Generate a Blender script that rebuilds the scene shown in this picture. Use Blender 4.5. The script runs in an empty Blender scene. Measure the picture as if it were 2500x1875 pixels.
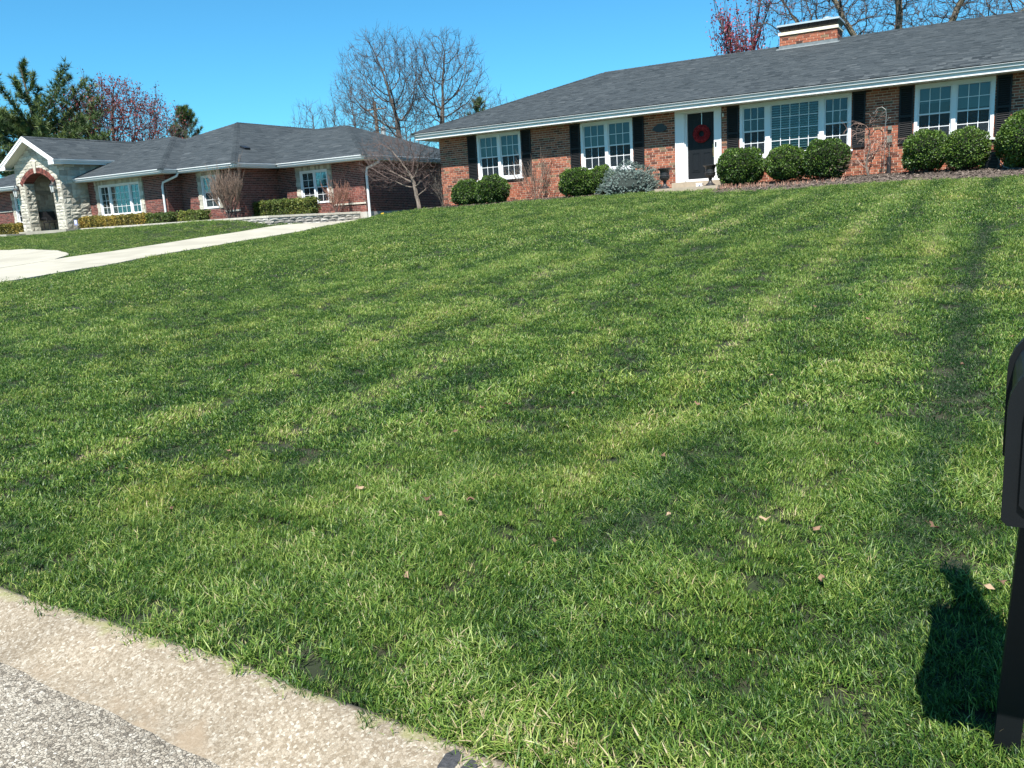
import bpy, math, random
import numpy as np
from mathutils import Vector, Matrix, Euler
R = math.radians
random.seed(7); rng = np.random.default_rng(7)
sc = bpy.context.scene
# ------------------------------------------------------------------ camera
cam_d = bpy.data.cameras.new('camera'); cam = bpy.data.objects.new('camera', cam_d)
sc.collection.objects.link(cam); sc.camera = cam
PITCH, ROLL, YAW, EYE, FPX = R(11.27), R(-3.25), R(30.4), 1.55, 2051.0
_cp, _sp, _cr, _sr = math.cos(PITCH), math.sin(PITCH), math.cos(ROLL), math.sin(ROLL)
_fw = np.array([0, _cp, -_sp]); _up = np.array([0, _sp, _cp]); _rt = np.array([1., 0, 0])
_rt, _up = _cr*_rt+_sr*_up, -_sr*_rt+_cr*_up
_M = np.array([[math.cos(YAW), -math.sin(YAW), 0], [math.sin(YAW), math.cos(YAW), 0], [0, 0, 1]])
CR, CU, CF = _M@_rt, _M@_up, _M@_fw
m = Matrix.Identity(4)
for i in range(3):
    m[i][0] = CR[i]; m[i][1] = CU[i]; m[i][2] = -CF[i]
m[2][3] = EYE
cam.matrix_world = m
cam_d.sensor_width = 36; cam_d.lens = FPX/2500*36; cam_d.clip_start = 0.05; cam_d.clip_end = 900
# ------------------------------------------------------------------ world, sun, exposure
SUN = Vector((0.30, -1.0, 1.60)).normalized()
w = bpy.data.worlds.new('World'); sc.world = w; w.use_nodes = True
nt = w.node_tree; nt.nodes.clear()
sky = nt.nodes.new('ShaderNodeTexSky'); sky.sky_type = 'NISHITA'; sky.sun_disc = False
sky.sun_elevation = math.asin(SUN.z); sky.sun_rotation = math.atan2(SUN.x, SUN.y)
tn_col = (.40, 1.02, 1.22, 1)
sky.air_density = 1.0; sky.dust_density = 0.3; sky.ozone_density = 3.0; sky.altitude = 100
bg = nt.nodes.new('ShaderNodeBackground'); bg.inputs['Strength'].default_value = 0.062
wo = nt.nodes.new('ShaderNodeOutputWorld')
tn = nt.nodes.new('ShaderNodeMix'); tn.data_type = 'RGBA'; tn.blend_type = 'MULTIPLY'; tn.inputs[0].default_value = 1; tn.inputs[7].default_value = tn_col
nt.links.new(sky.outputs[0], tn.inputs[6]); nt.links.new(tn.outputs[2], bg.inputs[0]); nt.links.new(bg.outputs[0], wo.inputs[0])
sd = bpy.data.lights.new('sun', 'SUN'); sd.energy = 5.0; sd.angle = R(0.5); sd.color = (1.0, 0.955, 0.88)
so = bpy.data.objects.new('sun', sd); sc.collection.objects.link(so)
so.rotation_euler = SUN.to_track_quat('Z', 'Y').to_euler(); so.location = (0, -10, 30)
sc.view_settings.view_transform = 'Standard'; sc.view_settings.look = 'None'
sc.view_settings.exposure = 1.22; sc.view_settings.gamma = 1; sc.view_settings.use_curve_mapping = False

# ------------------------------------------------------------------ helpers
COL = sc.collection
def tag(o, label=None, cat=None, group=None, kind=None):
    if label: o['label'] = label
    if cat: o['category'] = cat
    if group: o['group'] = group
    if kind: o['kind'] = kind
    return o
def empty(name, loc, label, cat, group=None, rz=0):
    o = bpy.data.objects.new(name, None); COL.objects.link(o); o.location = loc
    o.rotation_euler = (0, 0, rz); o.empty_display_size = 0.2
    return tag(o, label, cat, group)
def wloc(o):
    v = Vector((0, 0, 0))
    while o is not None:
        v = v + o.location; o = o.parent
    return v
class MB:
    def __init__(s): s.v = []; s.f = []; s.t = []
    def add(s, vs, fs, t=0.5):
        b = len(s.v); s.v.extend(vs)
        for f in fs: s.f.append(tuple(b+i for i in f)); s.t.append(t)
    def box(s, x0, x1, y0, y1, z0, z1, t=0.5, back=True):
        vs = [(x0,y0,z0),(x1,y0,z0),(x1,y1,z0),(x0,y1,z0),(x0,y0,z1),(x1,y0,z1),(x1,y1,z1),(x0,y1,z1)]
        fs = [(0,1,5,4),(1,2,6,5),(3,0,4,7),(4,5,6,7),(3,2,1,0)]
        if back: fs.append((2,3,7,6))
        s.add(vs, fs, t); return s
    def obox(s, o, a, b, c, t=0.5):
        o, a, b, c = map(np.array, (o, a, b, c))
        P = [o, o+a, o+a+b, o+b, o+c, o+a+c, o+a+b+c, o+b+c]
        s.add([tuple(p) for p in P], [(3,2,1,0),(4,5,6,7),(0,1,5,4),(1,2,6,5),(2,3,7,6),(3,0,4,7)], t); return s
    def tube(s, pts, rad, n=6, t=0.5, cap=True):
        pts = [np.array(p, float) for p in pts]
        if not hasattr(rad, '__len__'): rad = [rad]*len(pts)
        b = len(s.v); prev = None
        for i, p in enumerate(pts):
            d = pts[min(i+1, len(pts)-1)]-pts[max(i-1, 0)]; d = d/(np.linalg.norm(d)+1e-9)
            if prev is None:
                a = np.cross(d, [0, 0, 1.]);
                if np.linalg.norm(a) < .1: a = np.cross(d, [1., 0, 0])
            else: a = prev-d*(prev@d)
            a = a/(np.linalg.norm(a)+1e-9); prev = a; c = np.cross(d, a)
            for k in range(n):
                th = 2*math.pi*k/n; s.v.append(tuple(p+rad[i]*(a*math.cos(th)+c*math.sin(th))))
        for i in range(len(pts)-1):
            for k in range(n):
                q = (k+1) % n; s.f.append((b+i*n+k, b+i*n+q, b+(i+1)*n+q, b+(i+1)*n+k)); s.t.append(t)
        if cap:
            s.f.append(tuple(b+k for k in reversed(range(n)))); s.t.append(t)
            s.f.append(tuple(b+(len(pts)-1)*n+k for k in range(n))); s.t.append(t)
        return s
    def lathe(s, c, prof, n=20, t=0.5):
        b = len(s.v)
        for (r, z) in prof:
            for k in range(n):
                th = 2*math.pi*k/n; s.v.append((c[0]+r*math.cos(th), c[1]+r*math.sin(th), c[2]+z))
        for i in range(len(prof)-1):
            for k in range(n):
                q = (k+1) % n; s.f.append((b+i*n+k, b+i*n+q, b+(i+1)*n+q, b+(i+1)*n+k)); s.t.append(t)
        s.f.append(tuple(b+k for k in reversed(range(n)))); s.t.append(t)
        s.f.append(tuple(b+(len(prof)-1)*n+k for k in range(n))); s.t.append(t)
        return s
    def build(s, name, mat, parent=None, kind=None, smooth=False, origin=None):
        me = bpy.data.meshes.new(name)
        o3 = wloc(parent) if parent is not None else Vector(origin or (0, 0, 0))
        V = np.array(s.v, float)-np.array(o3)
        me.from_pydata([tuple(x) for x in V], [], s.f)
        at = me.attributes.new('tint', 'FLOAT', 'FACE'); at.data.foreach_set('value', np.array(s.t, np.float32))
        me.materials.append(mat)
        if smooth: me.polygons.foreach_set('use_smooth', [True]*len(me.polygons))
        me.update()
        o = bpy.data.objects.new(name, me); COL.objects.link(o)
        if parent is not None: o.parent = parent
        else: o.location = o3
        if kind: o['kind'] = kind
        return o
def fastmesh(name, V, nper, tint, mat, parent=None, kind=None, origin=(0, 0, 0), smooth=False):
    """V: (n*nper,3) array of separate polygons with nper corners"""
    o3 = np.array(wloc(parent)) if parent is not None else np.array(origin)
    V = V-o3; n = len(V)//nper
    me = bpy.data.meshes.new(name); me.vertices.add(len(V)); me.vertices.foreach_set('co', V.astype(np.float32).ravel())
    me.loops.add(len(V)); me.loops.foreach_set('vertex_index', np.arange(len(V), dtype=np.int32))
    me.polygons.add(n); me.polygons.foreach_set('loop_start', np.arange(0, len(V), nper, dtype=np.int32))
    at = me.attributes.new('tint', 'FLOAT', 'FACE'); at.data.foreach_set('value', np.broadcast_to(np.asarray(tint, np.float32), (n,)).copy())
    me.materials.append(mat); me.update(calc_edges=True); me.validate()
    o = bpy.data.objects.new(name, me); COL.objects.link(o)
    if parent is not None: o.parent = parent
    else: o.location = tuple(o3)
    if kind: o['kind'] = kind
    return o
def piece(name, mesh, loc, parent):
    o = bpy.data.objects.new(name, mesh); COL.objects.link(o); o.parent = parent
    o.location = Vector(loc)-wloc(parent); return o

# ------------------------------------------------------------------ materials
def mat(name, base, rough=0.8, var=0.0, bump=0.0, bscale=20.0, nscale=6.0, ramp=None, src='tint', metal=0.0, spec=0.5,
        dirt=None, dscale=1.2, trans=None, wob=0.35, lo=.45, hi=.62):
    """base colour (or a ramp picked by the per-piece tint), brightness variation by noise, fine bump"""
    M = bpy.data.materials.new(name); M.use_nodes = True; t = M.node_tree; N = t.nodes; L = t.links
    P = N['Principled BSDF']; P.inputs['Roughness'].default_value = rough; P.inputs['Metallic'].default_value = metal
    P.inputs['Specular IOR Level'].default_value = spec
    geo = N.new('ShaderNodeNewGeometry')
    def noise(scale, det=3.0):
        n = N.new('ShaderNodeTexNoise'); n.inputs['Scale'].default_value = scale; n.inputs['Detail'].default_value = det
        L.new(geo.outputs['Position'], n.inputs['Vector']); return n
    if ramp:
        cr = N.new('ShaderNodeValToRGB'); cr.color_ramp.interpolation = 'LINEAR'
        e = cr.color_ramp.elements
        while len(e) < len(ramp): e.new(0.5)
        for i, (p, c) in enumerate(ramp): e[i].position = p; e[i].color = (*c, 1)
        if src == 'tint':
            a = N.new('ShaderNodeAttribute'); a.attribute_name = 'tint'; L.new(a.outputs['Fac'], cr.inputs[0])
        else:
            a = N.new('ShaderNodeObjectInfo'); L.new(a.outputs['Random'], cr.inputs[0])
        col = cr.outputs[0]
    else:
        rgb = N.new('ShaderNodeRGB'); rgb.outputs[0].default_value = (*base, 1); col = rgb.outputs[0]
    if var > 0:
        n = noise(nscale, 5.0); mr = N.new('ShaderNodeMapRange'); mr.inputs[1].default_value = 0.3; mr.inputs[2].default_value = 0.7
        mr.inputs[3].default_value = 1-var; mr.inputs[4].default_value = 1+var; L.new(n.outputs[0], mr.inputs[0])
        mx = N.new('ShaderNodeMix'); mx.data_type = 'RGBA'; mx.blend_type = 'MULTIPLY'; mx.inputs[0].default_value = 1
        L.new(col, mx.inputs[6]); L.new(mr.outputs[0], mx.inputs[7]); col = mx.outputs[2]
    if dirt:
        n = noise(dscale, 6.0); mr = N.new('ShaderNodeMapRange'); mr.inputs[1].default_value = lo; mr.inputs[2].default_value = hi
        L.new(n.outputs[0], mr.inputs[0]); mr.inputs[3].default_value = 0; mr.inputs[4].default_value = 0.75
        mx = N.new('ShaderNodeMix'); mx.data_type = 'RGBA'; L.new(mr.outputs[0], mx.inputs[0]); L.new(col, mx.inputs[6])
        mx.inputs[7].default_value = (*dirt, 1); col = mx.outputs[2]
    L.new(col, P.inputs['Base Color'])
    if bump > 0:
        n = noise(bscale, 5.0); b = N.new('ShaderNodeBump'); b.inputs['Strength'].default_value = bump; b.inputs['Distance'].default_value = 0.02
        L.new(n.outputs[0], b.inputs['Height']); L.new(b.outputs[0], P.inputs['Normal'])
    if trans:
        tb = N.new('ShaderNodeBsdfTranslucent'); ms = N.new('ShaderNodeMixShader'); ms.inputs[0].default_value = trans
        L.new(col, tb.inputs[0]); L.new(P.outputs[0], ms.inputs[1]); L.new(tb.outputs[0], ms.inputs[2])
        L.new(ms.outputs[0], N['Material Output'].inputs[0])
    return M
BR = [(0.0, (.055, .022, .015)), (.12, (.14, .042, .024)), (.45, (.25, .074, .040)), (.80, (.32, .108, .058)), (.94, (.30, .10, .055)), (.95, (.19, .125, .068)), (.985, (.16, .10, .058)), (1., (.06, .04, .03))]
M_brick = mat('brick_red', None, .9, var=.16, bump=.3, bscale=90, nscale=30, ramp=BR)
M_brick1 = mat('brick_red_single', None, .9, var=.16, bump=.3, bscale=90, nscale=30, ramp=BR, src='obj')
M_mortar = mat('mortar_tan', (.50, .38, .29), .95, var=.12, bump=.4, bscale=60)
BR2 = [(0.0, (.05, .018, .016)), (.3, (.105, .030, .023)), (.7, (.15, .041, .031)), (1., (.21, .066, .048))]
M_brickN = mat('brick_maroon', None, .9, var=.15, bump=.2, bscale=80, nscale=25, ramp=BR2)
M_mortarN = mat('mortar_pink', (.38, .28, .235), .95, var=.1)
SH = [(0.0, (.021, .028, .033)), (.35, (.034, .043, .049)), (.7, (.047, .057, .063)), (1., (.070, .081, .087))]
M_shing = mat('asphalt_shingle', None, .93, var=.10, bump=.5, bscale=160, nscale=60, ramp=SH, spec=.25)
M_shing1 = mat('asphalt_shingle_single', None, .93, var=.10, bump=.5, bscale=160, nscale=60, ramp=SH, src='obj', spec=.25)
M_under = mat('roof_felt', (.03, .032, .035), .95)
M_white = mat('white_paint', (.66, .67, .68), .5, var=.03, nscale=3)
M_vinyl = mat('white_vinyl', (.60, .61, .60), .45, var=.04, nscale=2)
M_gutter = mat('white_aluminium', (.60, .62, .63), .35, var=.05, nscale=1.5)
M_cream = mat('cream_soffit', (.62, .62, .53), .6, var=.04)
M_black = mat('black_painted', (.012, .013, .015), .45, var=.15, nscale=8)
M_shutter = mat('shutter_black', (.0065, .0072, .009), .55, spec=.3, var=.1)
M_door = mat('door_black', (.0065, .008, .010), .5, spec=.25, var=.05)
M_iron = mat('cast_iron_black', (.018, .018, .020), .42, bump=.4, bscale=120)
M_plastic = mat('mailbox_plastic', (.0040, .0052, .0064), .5, spec=.22, bump=.06, bscale=400, var=.1)
M_conc = mat('concrete_pale', (.31, .295, .24), .9, var=.06, bump=.1, bscale=200, nscale=2.0, dirt=(.25, .235, .19), dscale=.7)
M_found = mat('foundation_concrete', (.36, .35, .32), .95, var=.12, nscale=2)
M_slab = mat('step_concrete', (.30, .25, .19), .9, var=.1, nscale=8, bump=.2)
ST = [(0.0, (.25, .235, .195)), (.3, (.34, .32, .265)), (.7, (.43, .41, .34)), (1., (.50, .475, .40))]
M_stone = mat('limestone', None, .92, var=.16, bump=1.0, bscale=14, nscale=7, ramp=ST, src='obj')
M_stoneJ = mat('limestone_joined', None, .92, var=.16, bump=1.0, bscale=14, nscale=7, ramp=ST)
M_stonemortar = mat('stone_mortar', (.30, .27, .22), .95)
BL = [(0.0, (.20, .19, .17)), (.5, (.33, .31, .28)), (1., (.46, .44, .40))]
M_block = mat('wall_block', None, .95, var=.25, bump=1.0, bscale=25, nscale=9, ramp=BL, src='obj')
M_cap = mat('cap_stone', (.44, .41, .35), .95, var=.18, bump=.5, bscale=30)
M_soil = mat('thatch_soil', (.012, .020, .006), 1.0, var=.4, bump=.6, bscale=60, nscale=15, dirt=(.028, .024, .012), dscale=5)  # soil colour darkened to paint shade into the gaps between tufts
M_mulch = mat('mulch', (.085, .065, .052), 1.0, var=.5, bump=1.0, bscale=35, nscale=40)
CH = [(0., (.03, .022, .018)), (.5, (.10, .075, .06)), (1., (.21, .17, .14))]
M_chip = mat('mulch_chip', None, 1.0, ramp=CH)
M_metalw = mat('galvanised', (.62, .63, .62), .35, metal=.6)
M_flash = mat('lead_flashing', (.13, .15, .16), .55, var=.2, nscale=9)
M_redwreath = mat('wreath_red', (.34, .016, .02), .8, bump=1.0, bscale=60)
M_brass = mat('brass', (.55, .38, .16), .35, metal=.9)
M_yellow = mat('yellow_card', (.75, .5, .04), .6)
M_bark = mat('bark_grey', (.085, .070, .058), .95, var=.3, nscale=8, bump=.8, bscale=25)
M_barkL = mat('bark_pale', (.18, .145, .12), .9, var=.3, nscale=12)
M_twig = mat('twig_brown', (.062, .052, .048), .9, var=.2)
M_twigL = mat('twig_tan', (.16, .112, .085), .9, var=.2)
M_pole = mat('pole_wood', (.16, .12, .09), .95, var=.2)
LB = [(0., (.014, .034, .009)), (.4, (.045, .10, .014)), (.8, (.13, .215, .028)), (1., (.22, .30, .050))]
M_box = mat('boxwood_leaf', None, .5, ramp=LB, trans=.25)
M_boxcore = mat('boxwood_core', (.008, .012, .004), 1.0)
LS = [(0., (.05, .08, .07)), (.5, (.13, .185, .16)), (1., (.27, .33, .30))]
M_spruce = mat('blue_spruce_needle', None, .7, ramp=LS, trans=.1)
LG = [(0., (.05, .06, .012)), (.4, (.15, .14, .025)), (.75, (.33, .25, .045)), (1., (.42, .24, .05))]
M_gold = mat('golden_hedge_leaf', None, .6, ramp=LG, trans=.25)
LG2 = [(0., (.03, .055, .012)), (.4, (.07, .115, .02)), (.8, (.16, .19, .035)), (1., (.28, .26, .05))]
M_hedge = mat('green_hedge_leaf', None, .6, ramp=LG2, trans=.25)
LP = [(0., (.018, .040, .014)), (.45, (.045, .085, .024)), (.8, (.11, .16, .035)), (1., (.18, .22, .06))]
M_pine = mat('pine_needle', None, .6, ramp=LP, trans=.15)
LR = [(0., (.06, .012, .014)), (.5, (.16, .028, .026)), (1., (.30, .07, .06))]
M_redleaf = mat('red_maple_bud', None, .7, ramp=LR, trans=.3)
LK = [(0., (.10, .010, .02)), (.5, (.24, .03, .05)), (1., (.50, .17, .22))]
M_pinkleaf = mat('pear_red_leaf', None, .6, ramp=LK, trans=.3)
LD = [(0., (.11, .06, .035)), (.5, (.22, .13, .08)), (1., (.34, .24, .15))]
M_dead = mat('dead_leaf', None, .8, ramp=LD, src='obj', trans=.2)
M_interior = mat('room_dark', (.016, .018, .020), 1.0)
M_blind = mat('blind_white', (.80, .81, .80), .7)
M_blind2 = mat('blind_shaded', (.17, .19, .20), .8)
M_curtain = mat('curtain_pale', (.30, .33, .32), .9)
M_screen = mat('insect_screen', (.05, .055, .06), .9)
def glass():
    M = bpy.data.materials.new('window_glass'); M.use_nodes = True; t = M.node_tree; N = t.nodes; L = t.links
    N.remove(N['Principled BSDF']); g = N.new('ShaderNodeBsdfGlossy'); g.inputs['Roughness'].default_value = .015; g.inputs[0].default_value = (.95, .97, 1, 1)
    tr = N.new('ShaderNodeBsdfTransparent'); tr.inputs[0].default_value = (.70, .80, .80, 1); ms = N.new('ShaderNodeMixShader')
    lw = N.new('ShaderNodeFresnel'); lw.inputs[0].default_value = 1.5; ml = N.new('ShaderNodeMath'); ml.operation = 'MULTIPLY_ADD'; ml.inputs[1].default_value = .85; ml.inputs[2].default_value = .0
    L.new(lw.outputs[0], ml.inputs[0]); L.new(ml.outputs[0], ms.inputs[0]); L.new(tr.outputs[0], ms.inputs[1]); L.new(g.outputs[0], ms.inputs[2])
    L.new(ms.outputs[0], N['Material Output'].inputs[0]); return M
M_glass = glass()
def pebbly(name, stops, scale, bump, smooth=0.0, moss=False):
    """exposed aggregate: each voronoi cell a stone with its own tone, dark gaps between"""
    M = bpy.data.materials.new(name); M.use_nodes = True; t = M.node_tree; N = t.nodes; L = t.links
    P = N['Principled BSDF']; P.inputs['Roughness'].default_value = .9; P.inputs['Specular IOR Level'].default_value = .3
    geo = N.new('ShaderNodeNewGeometry'); nz = N.new('ShaderNodeTexNoise'); nz.inputs['Scale'].default_value = 60
    L.new(geo.outputs['Position'], nz.inputs['Vector'])
    va = N.new('ShaderNodeVectorMath'); va.operation = 'MULTIPLY_ADD'; va.inputs[1].default_value = (.012, .012, .012)
    L.new(nz.outputs['Color'], va.inputs[0]); L.new(geo.outputs['Position'], va.inputs[2])
    v = N.new('ShaderNodeTexVoronoi'); v.inputs['Scale'].default_value = scale; L.new(va.outputs[0], v.inputs['Vector'])
    v2 = N.new('ShaderNodeTexVoronoi'); v2.feature = 'DISTANCE_TO_EDGE'; v2.inputs['Scale'].default_value = scale; L.new(va.outputs[0], v2.inputs['Vector'])
    sep = N.new('ShaderNodeSeparateColor'); L.new(v.outputs['Color'], sep.inputs[0])
    cr = N.new('ShaderNodeValToRGB'); e = cr.color_ramp.elements
    while len(e) < len(stops): e.new(.5)
    for i, (p, c) in enumerate(stops): e[i].position = p; e[i].color = (*c, 1)
    L.new(sep.outputs[0], cr.inputs[0])
    mr = N.new('ShaderNodeMapRange'); mr.inputs[2].default_value = .10; mr.inputs[3].default_value = smooth; mr.inputs[4].default_value = 1; L.new(v2.outputs[0], mr.inputs[0])
    mx = N.new('ShaderNodeMix'); mx.data_type = 'RGBA'; mx.blend_type = 'MULTIPLY'; mx.inputs[0].default_value = 1
    L.new(cr.outputs[0], mx.inputs[6]); L.new(mr.outputs[0], mx.inputs[7])
    n2 = N.new('ShaderNodeTexNoise'); n2.inputs['Scale'].default_value = 2.2; n2.inputs['Detail'].default_value = 6; L.new(geo.outputs['Position'], n2.inputs['Vector'])
    m2 = N.new('ShaderNodeMapRange'); m2.inputs[1].default_value = .3; m2.inputs[2].default_value = .7; m2.inputs[3].default_value = .82; m2.inputs[4].default_value = 1.14; L.new(n2.outputs[0], m2.inputs[0])
    m3 = N.new('ShaderNodeMix'); m3.data_type = 'RGBA'; m3.blend_type = 'MULTIPLY'; m3.inputs[0].default_value = 1
    L.new(mx.outputs[2], m3.inputs[6]); L.new(m2.outputs[0], m3.inputs[7]); col = m3.outputs[2]
    if moss:      # lichen on the top lip, sandy dirt in the gutter pan, both with ragged borders
        sp = N.new('ShaderNodeSeparateXYZ'); L.new(geo.outputs['Position'], sp.inputs[0]); nn = N.new('ShaderNodeTexNoise'); nn.inputs['Scale'].default_value = 7; nn.inputs['Detail'].default_value = 7; L.new(geo.outputs['Position'], nn.inputs['Vector'])
        for (z0, z1, n0, cc, amt) in ((-.006, .002, .035, (.20, .20, .085, 1), .75), (-.070, -.084, .05, (.225, .175, .12, 1), .75)):
            ma = N.new('ShaderNodeMath'); ma.operation = 'MULTIPLY_ADD'; ma.inputs[1].default_value = n0*2; L.new(nn.outputs[0], ma.inputs[0]); L.new(sp.outputs[2], ma.inputs[2])
            m4 = N.new('ShaderNodeMapRange'); m4.inputs[1].default_value = z0+n0*(1.12 if z1 > z0 else .9); m4.inputs[2].default_value = z1+n0*(1.25 if z1 > z0 else .75); m4.inputs[3].default_value = 0; m4.inputs[4].default_value = amt; L.new(ma.outputs[0], m4.inputs[0])
            m5 = N.new('ShaderNodeMix'); m5.data_type = 'RGBA'; L.new(m4.outputs[0], m5.inputs[0]); L.new(col, m5.inputs[6]); m5.inputs[7].default_value = cc; col = m5.outputs[2]
    L.new(col, P.inputs['Base Color'])
    ad = N.new('ShaderNodeMath'); ad.operation = 'ADD'; L.new(sep.outputs[1], ad.inputs[0]); L.new(mr.outputs[0], ad.inputs[1])
    b = N.new('ShaderNodeBump'); b.inputs['Strength'].default_value = bump; b.inputs['Distance'].default_value = .004; L.new(ad.outputs[0], b.inputs['Height']); L.new(b.outputs[0], P.inputs['Normal'])
    return M
M_road = pebbly('chip_seal_road', [(0., (.10, .088, .070)), (.2, (.19, .165, .13)), (.5, (.28, .25, .20)), (.8, (.33, .30, .245)), (1., (.42, .39, .33))], 88, .8, .32)
M_curb = pebbly('curb_aggregate', [(0., (.16, .128, .088)), (.4, (.225, .188, .138)), (.8, (.265, .228, .175)), (1., (.34, .31, .255))], 105, .45, .70, moss=True)
M_tar = mat('tar_patch', (.035, .036, .04), .8, var=.3, bump=.8, bscale=120, nscale=60)
def grassmat(name, stops, patch=(.42, .40, .12)):
    M = bpy.data.materials.new(name); M.use_nodes = True; t = M.node_tree; N = t.nodes; L = t.links
    P = N['Principled BSDF']; P.inputs['Roughness'].default_value = .48; P.inputs['Specular IOR Level'].default_value = .45
    a = N.new('ShaderNodeAttribute'); a.attribute_name = 'tint'
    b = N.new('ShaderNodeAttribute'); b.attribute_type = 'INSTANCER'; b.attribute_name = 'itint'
    geo = N.new('ShaderNodeNewGeometry'); nz = N.new('ShaderNodeTexNoise'); nz.inputs['Scale'].default_value = .55; nz.inputs['Detail'].default_value = 5; nz.inputs['Roughness'].default_value = .65
    L.new(geo.outputs['Position'], nz.inputs['Vector'])
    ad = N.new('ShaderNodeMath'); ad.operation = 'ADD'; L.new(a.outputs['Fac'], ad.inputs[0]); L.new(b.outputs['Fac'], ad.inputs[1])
    cr = N.new('ShaderNodeValToRGB'); e = cr.color_ramp.elements
    while len(e) < len(stops): e.new(.5)
    for i, (p, c) in enumerate(stops): e[i].position = p; e[i].color = (*c, 1)
    L.new(ad.outputs[0], cr.inputs[0])
    mr = N.new('ShaderNodeMapRange'); mr.inputs[1].default_value = .50; mr.inputs[2].default_value = .72; mr.inputs[3].default_value = 0; mr.inputs[4].default_value = .22; L.new(nz.outputs[0], mr.inputs[0])
    mx = N.new('ShaderNodeMix'); mx.data_type = 'RGBA'; L.new(mr.outputs[0], mx.inputs[0]); L.new(cr.outputs[0], mx.inputs[6])
    mu = N.new('ShaderNodeMix'); mu.data_type = 'RGBA'; mu.blend_type = 'MULTIPLY'; mu.inputs[0].default_value = 1; L.new(cr.outputs[0], mu.inputs[6]); mu.inputs[7].default_value = (2.0, 1.25, 1.1, 1)
    L.new(mu.outputs[2], mx.inputs[7]); L.new(mx.outputs[2], P.inputs['Base Color'])
    tb = N.new('ShaderNodeBsdfTranslucent'); ms = N.new('ShaderNodeMixShader'); ms.inputs[0].default_value = .42
    L.new(mx.outputs[2], tb.inputs[0]); L.new(P.outputs[0], ms.inputs[1]); L.new(tb.outputs[0], ms.inputs[2]); L.new(ms.outputs[0], N['Material Output'].inputs[0])
    return M
M_grass = grassmat('lawn_grass', [(0., (.010, .042, .007)), (.25, (.042, .110, .015)), (.50, (.130, .225, .034)), (.72, (.25, .34, .070)), (.90, (.36, .42, .12)), (.95, (.38, .32, .15)), (1., (.44, .37, .22))])

# ------------------------------------------------------------------ terrain
CT = np.array([(-30,1.9,0),(-20,1.9,0),(-12,1.9,0),(-6,1.9,0),(0,1.8,0),(8,1.8,0),(20,1.8,0),(-60,1.9,0),
 (-1,5,.27),(-8,5,.27),(-18,5,.25),(3,5,.27),(0,10,.72),(-8,10,.74),(-19.6,10.7,.68),(-26,10,.66),(-42,10,.66),
 (-20.3,22.8,1.50),(-22,23.5,1.42),(0,15,1.17),(-8,15,1.2),(-20.6,14.5,.86),(0,20,1.53),(-10,20,1.62),(-21.9,20,1.21),(-16,20,1.5),
 (.4,24.3,1.80),(-3,24.4,1.88),(-6,24.6,1.88),(-9,24.8,1.97),(-11,25.6,2.03),(-17,26.3,2.01),(-20.3,26,1.9),(-22.9,26.7,1.64),(-23.4,29.4,1.8),
 (5,24.3,1.75),(0,27.3,2.13),(-5,27.3,2.15),(-12,27.3,2.1),(-18.6,27.3,2.02),(-20.6,28.3,1.88),
 (-24.3,15.3,1.05),(-24.6,19.2,1.29),(-24.6,24.6,1.66),(-33.5,18.7,1.35),(-40,20,1.62),(-32,24.6,2.02),(-38,24.2,2.02),(-27,24.5,1.98),(-44,24,1.98),(-50,24,1.98),
 (-24,36,2.0),(-10,42,2.4),(-40,46,2.3),(-60,60,2.5),(20,60,2.5),(20,22,1.6),(-60,20,1.5),(-36,32,2.1)], float)
def _tps(r2): return np.where(r2 > 1e-12, r2*np.log(np.maximum(r2, 1e-12)), 0)
_n = len(CT); _A = np.zeros((_n+3, _n+3))
_A[:_n, :_n] = _tps(((CT[:, None, :2]-CT[None, :, :2])**2).sum(-1))+np.eye(_n)*.5; _A[:_n, _n] = 1; _A[:_n, _n+1:] = CT[:, :2]; _A[_n:, :_n] = _A[:_n, _n:].T
_W = np.linalg.solve(_A, np.concatenate([CT[:, 2], np.zeros(3)]))
def yedge(x): return 1.78+.24*np.tanh(-np.asarray(x, float)*.042/.24)+.012*np.sin(np.asarray(x)*2.3+1)+.006*np.sin(np.asarray(x)*7.1)
def G(x, y):
    x = np.clip(np.asarray(x, float), -60, 20); y = np.clip(np.asarray(y, float), 1.6, 60); sh = np.broadcast(x, y).shape
    x, y = np.broadcast_arrays(x, y); x = x.ravel(); y = y.ravel(); o = np.empty(len(x))
    for i in range(0, len(x), 20000):
        xx, yy = x[i:i+20000], y[i:i+20000]
        o[i:i+20000] = _tps((xx[:, None]-CT[:, 0])**2+(yy[:, None]-CT[:, 1])**2)@_W[:_n]+_W[_n]+_W[_n+1]*xx+_W[_n+2]*yy
    e = np.clip((y-1.75)/1.2, 0, 1)
    o = o*e+.0*(1-e) + .012*np.sin(x*1.7+np.sin(y*1.1))*np.sin(y*1.3+.5*np.sin(x))*e
    return o.reshape(sh)
def g1(x, y): return float(G(np.array([x]), np.array([y]))[0])
def gridmesh(name, xs, ys, zf, mt, kind='structure', parent=None):
    X, Y = np.meshgrid(xs, ys); Z = zf(X, Y); V = np.stack([X, Y, Z], -1).reshape(-1, 3); nx = len(xs)
    i, j = np.meshgrid(np.arange(nx-1), np.arange(len(ys)-1)); a = (j*nx+i).ravel(); F = np.stack([a, a+1, a+nx+1, a+nx], 1)
    me = bpy.data.meshes.new(name); me.from_pydata(V.tolist(), [], F.tolist()); me.materials.append(mt)
    me.polygons.foreach_set('use_smooth', [True]*len(me.polygons)); me.update()
    o = bpy.data.objects.new(name, me); COL.objects.link(o); o['kind'] = kind
    if parent: o.parent = parent
    return o
xs = np.concatenate([np.linspace(-400, -62, 10), np.arange(-60, 16, .5), np.linspace(16, 300, 12)])
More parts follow.
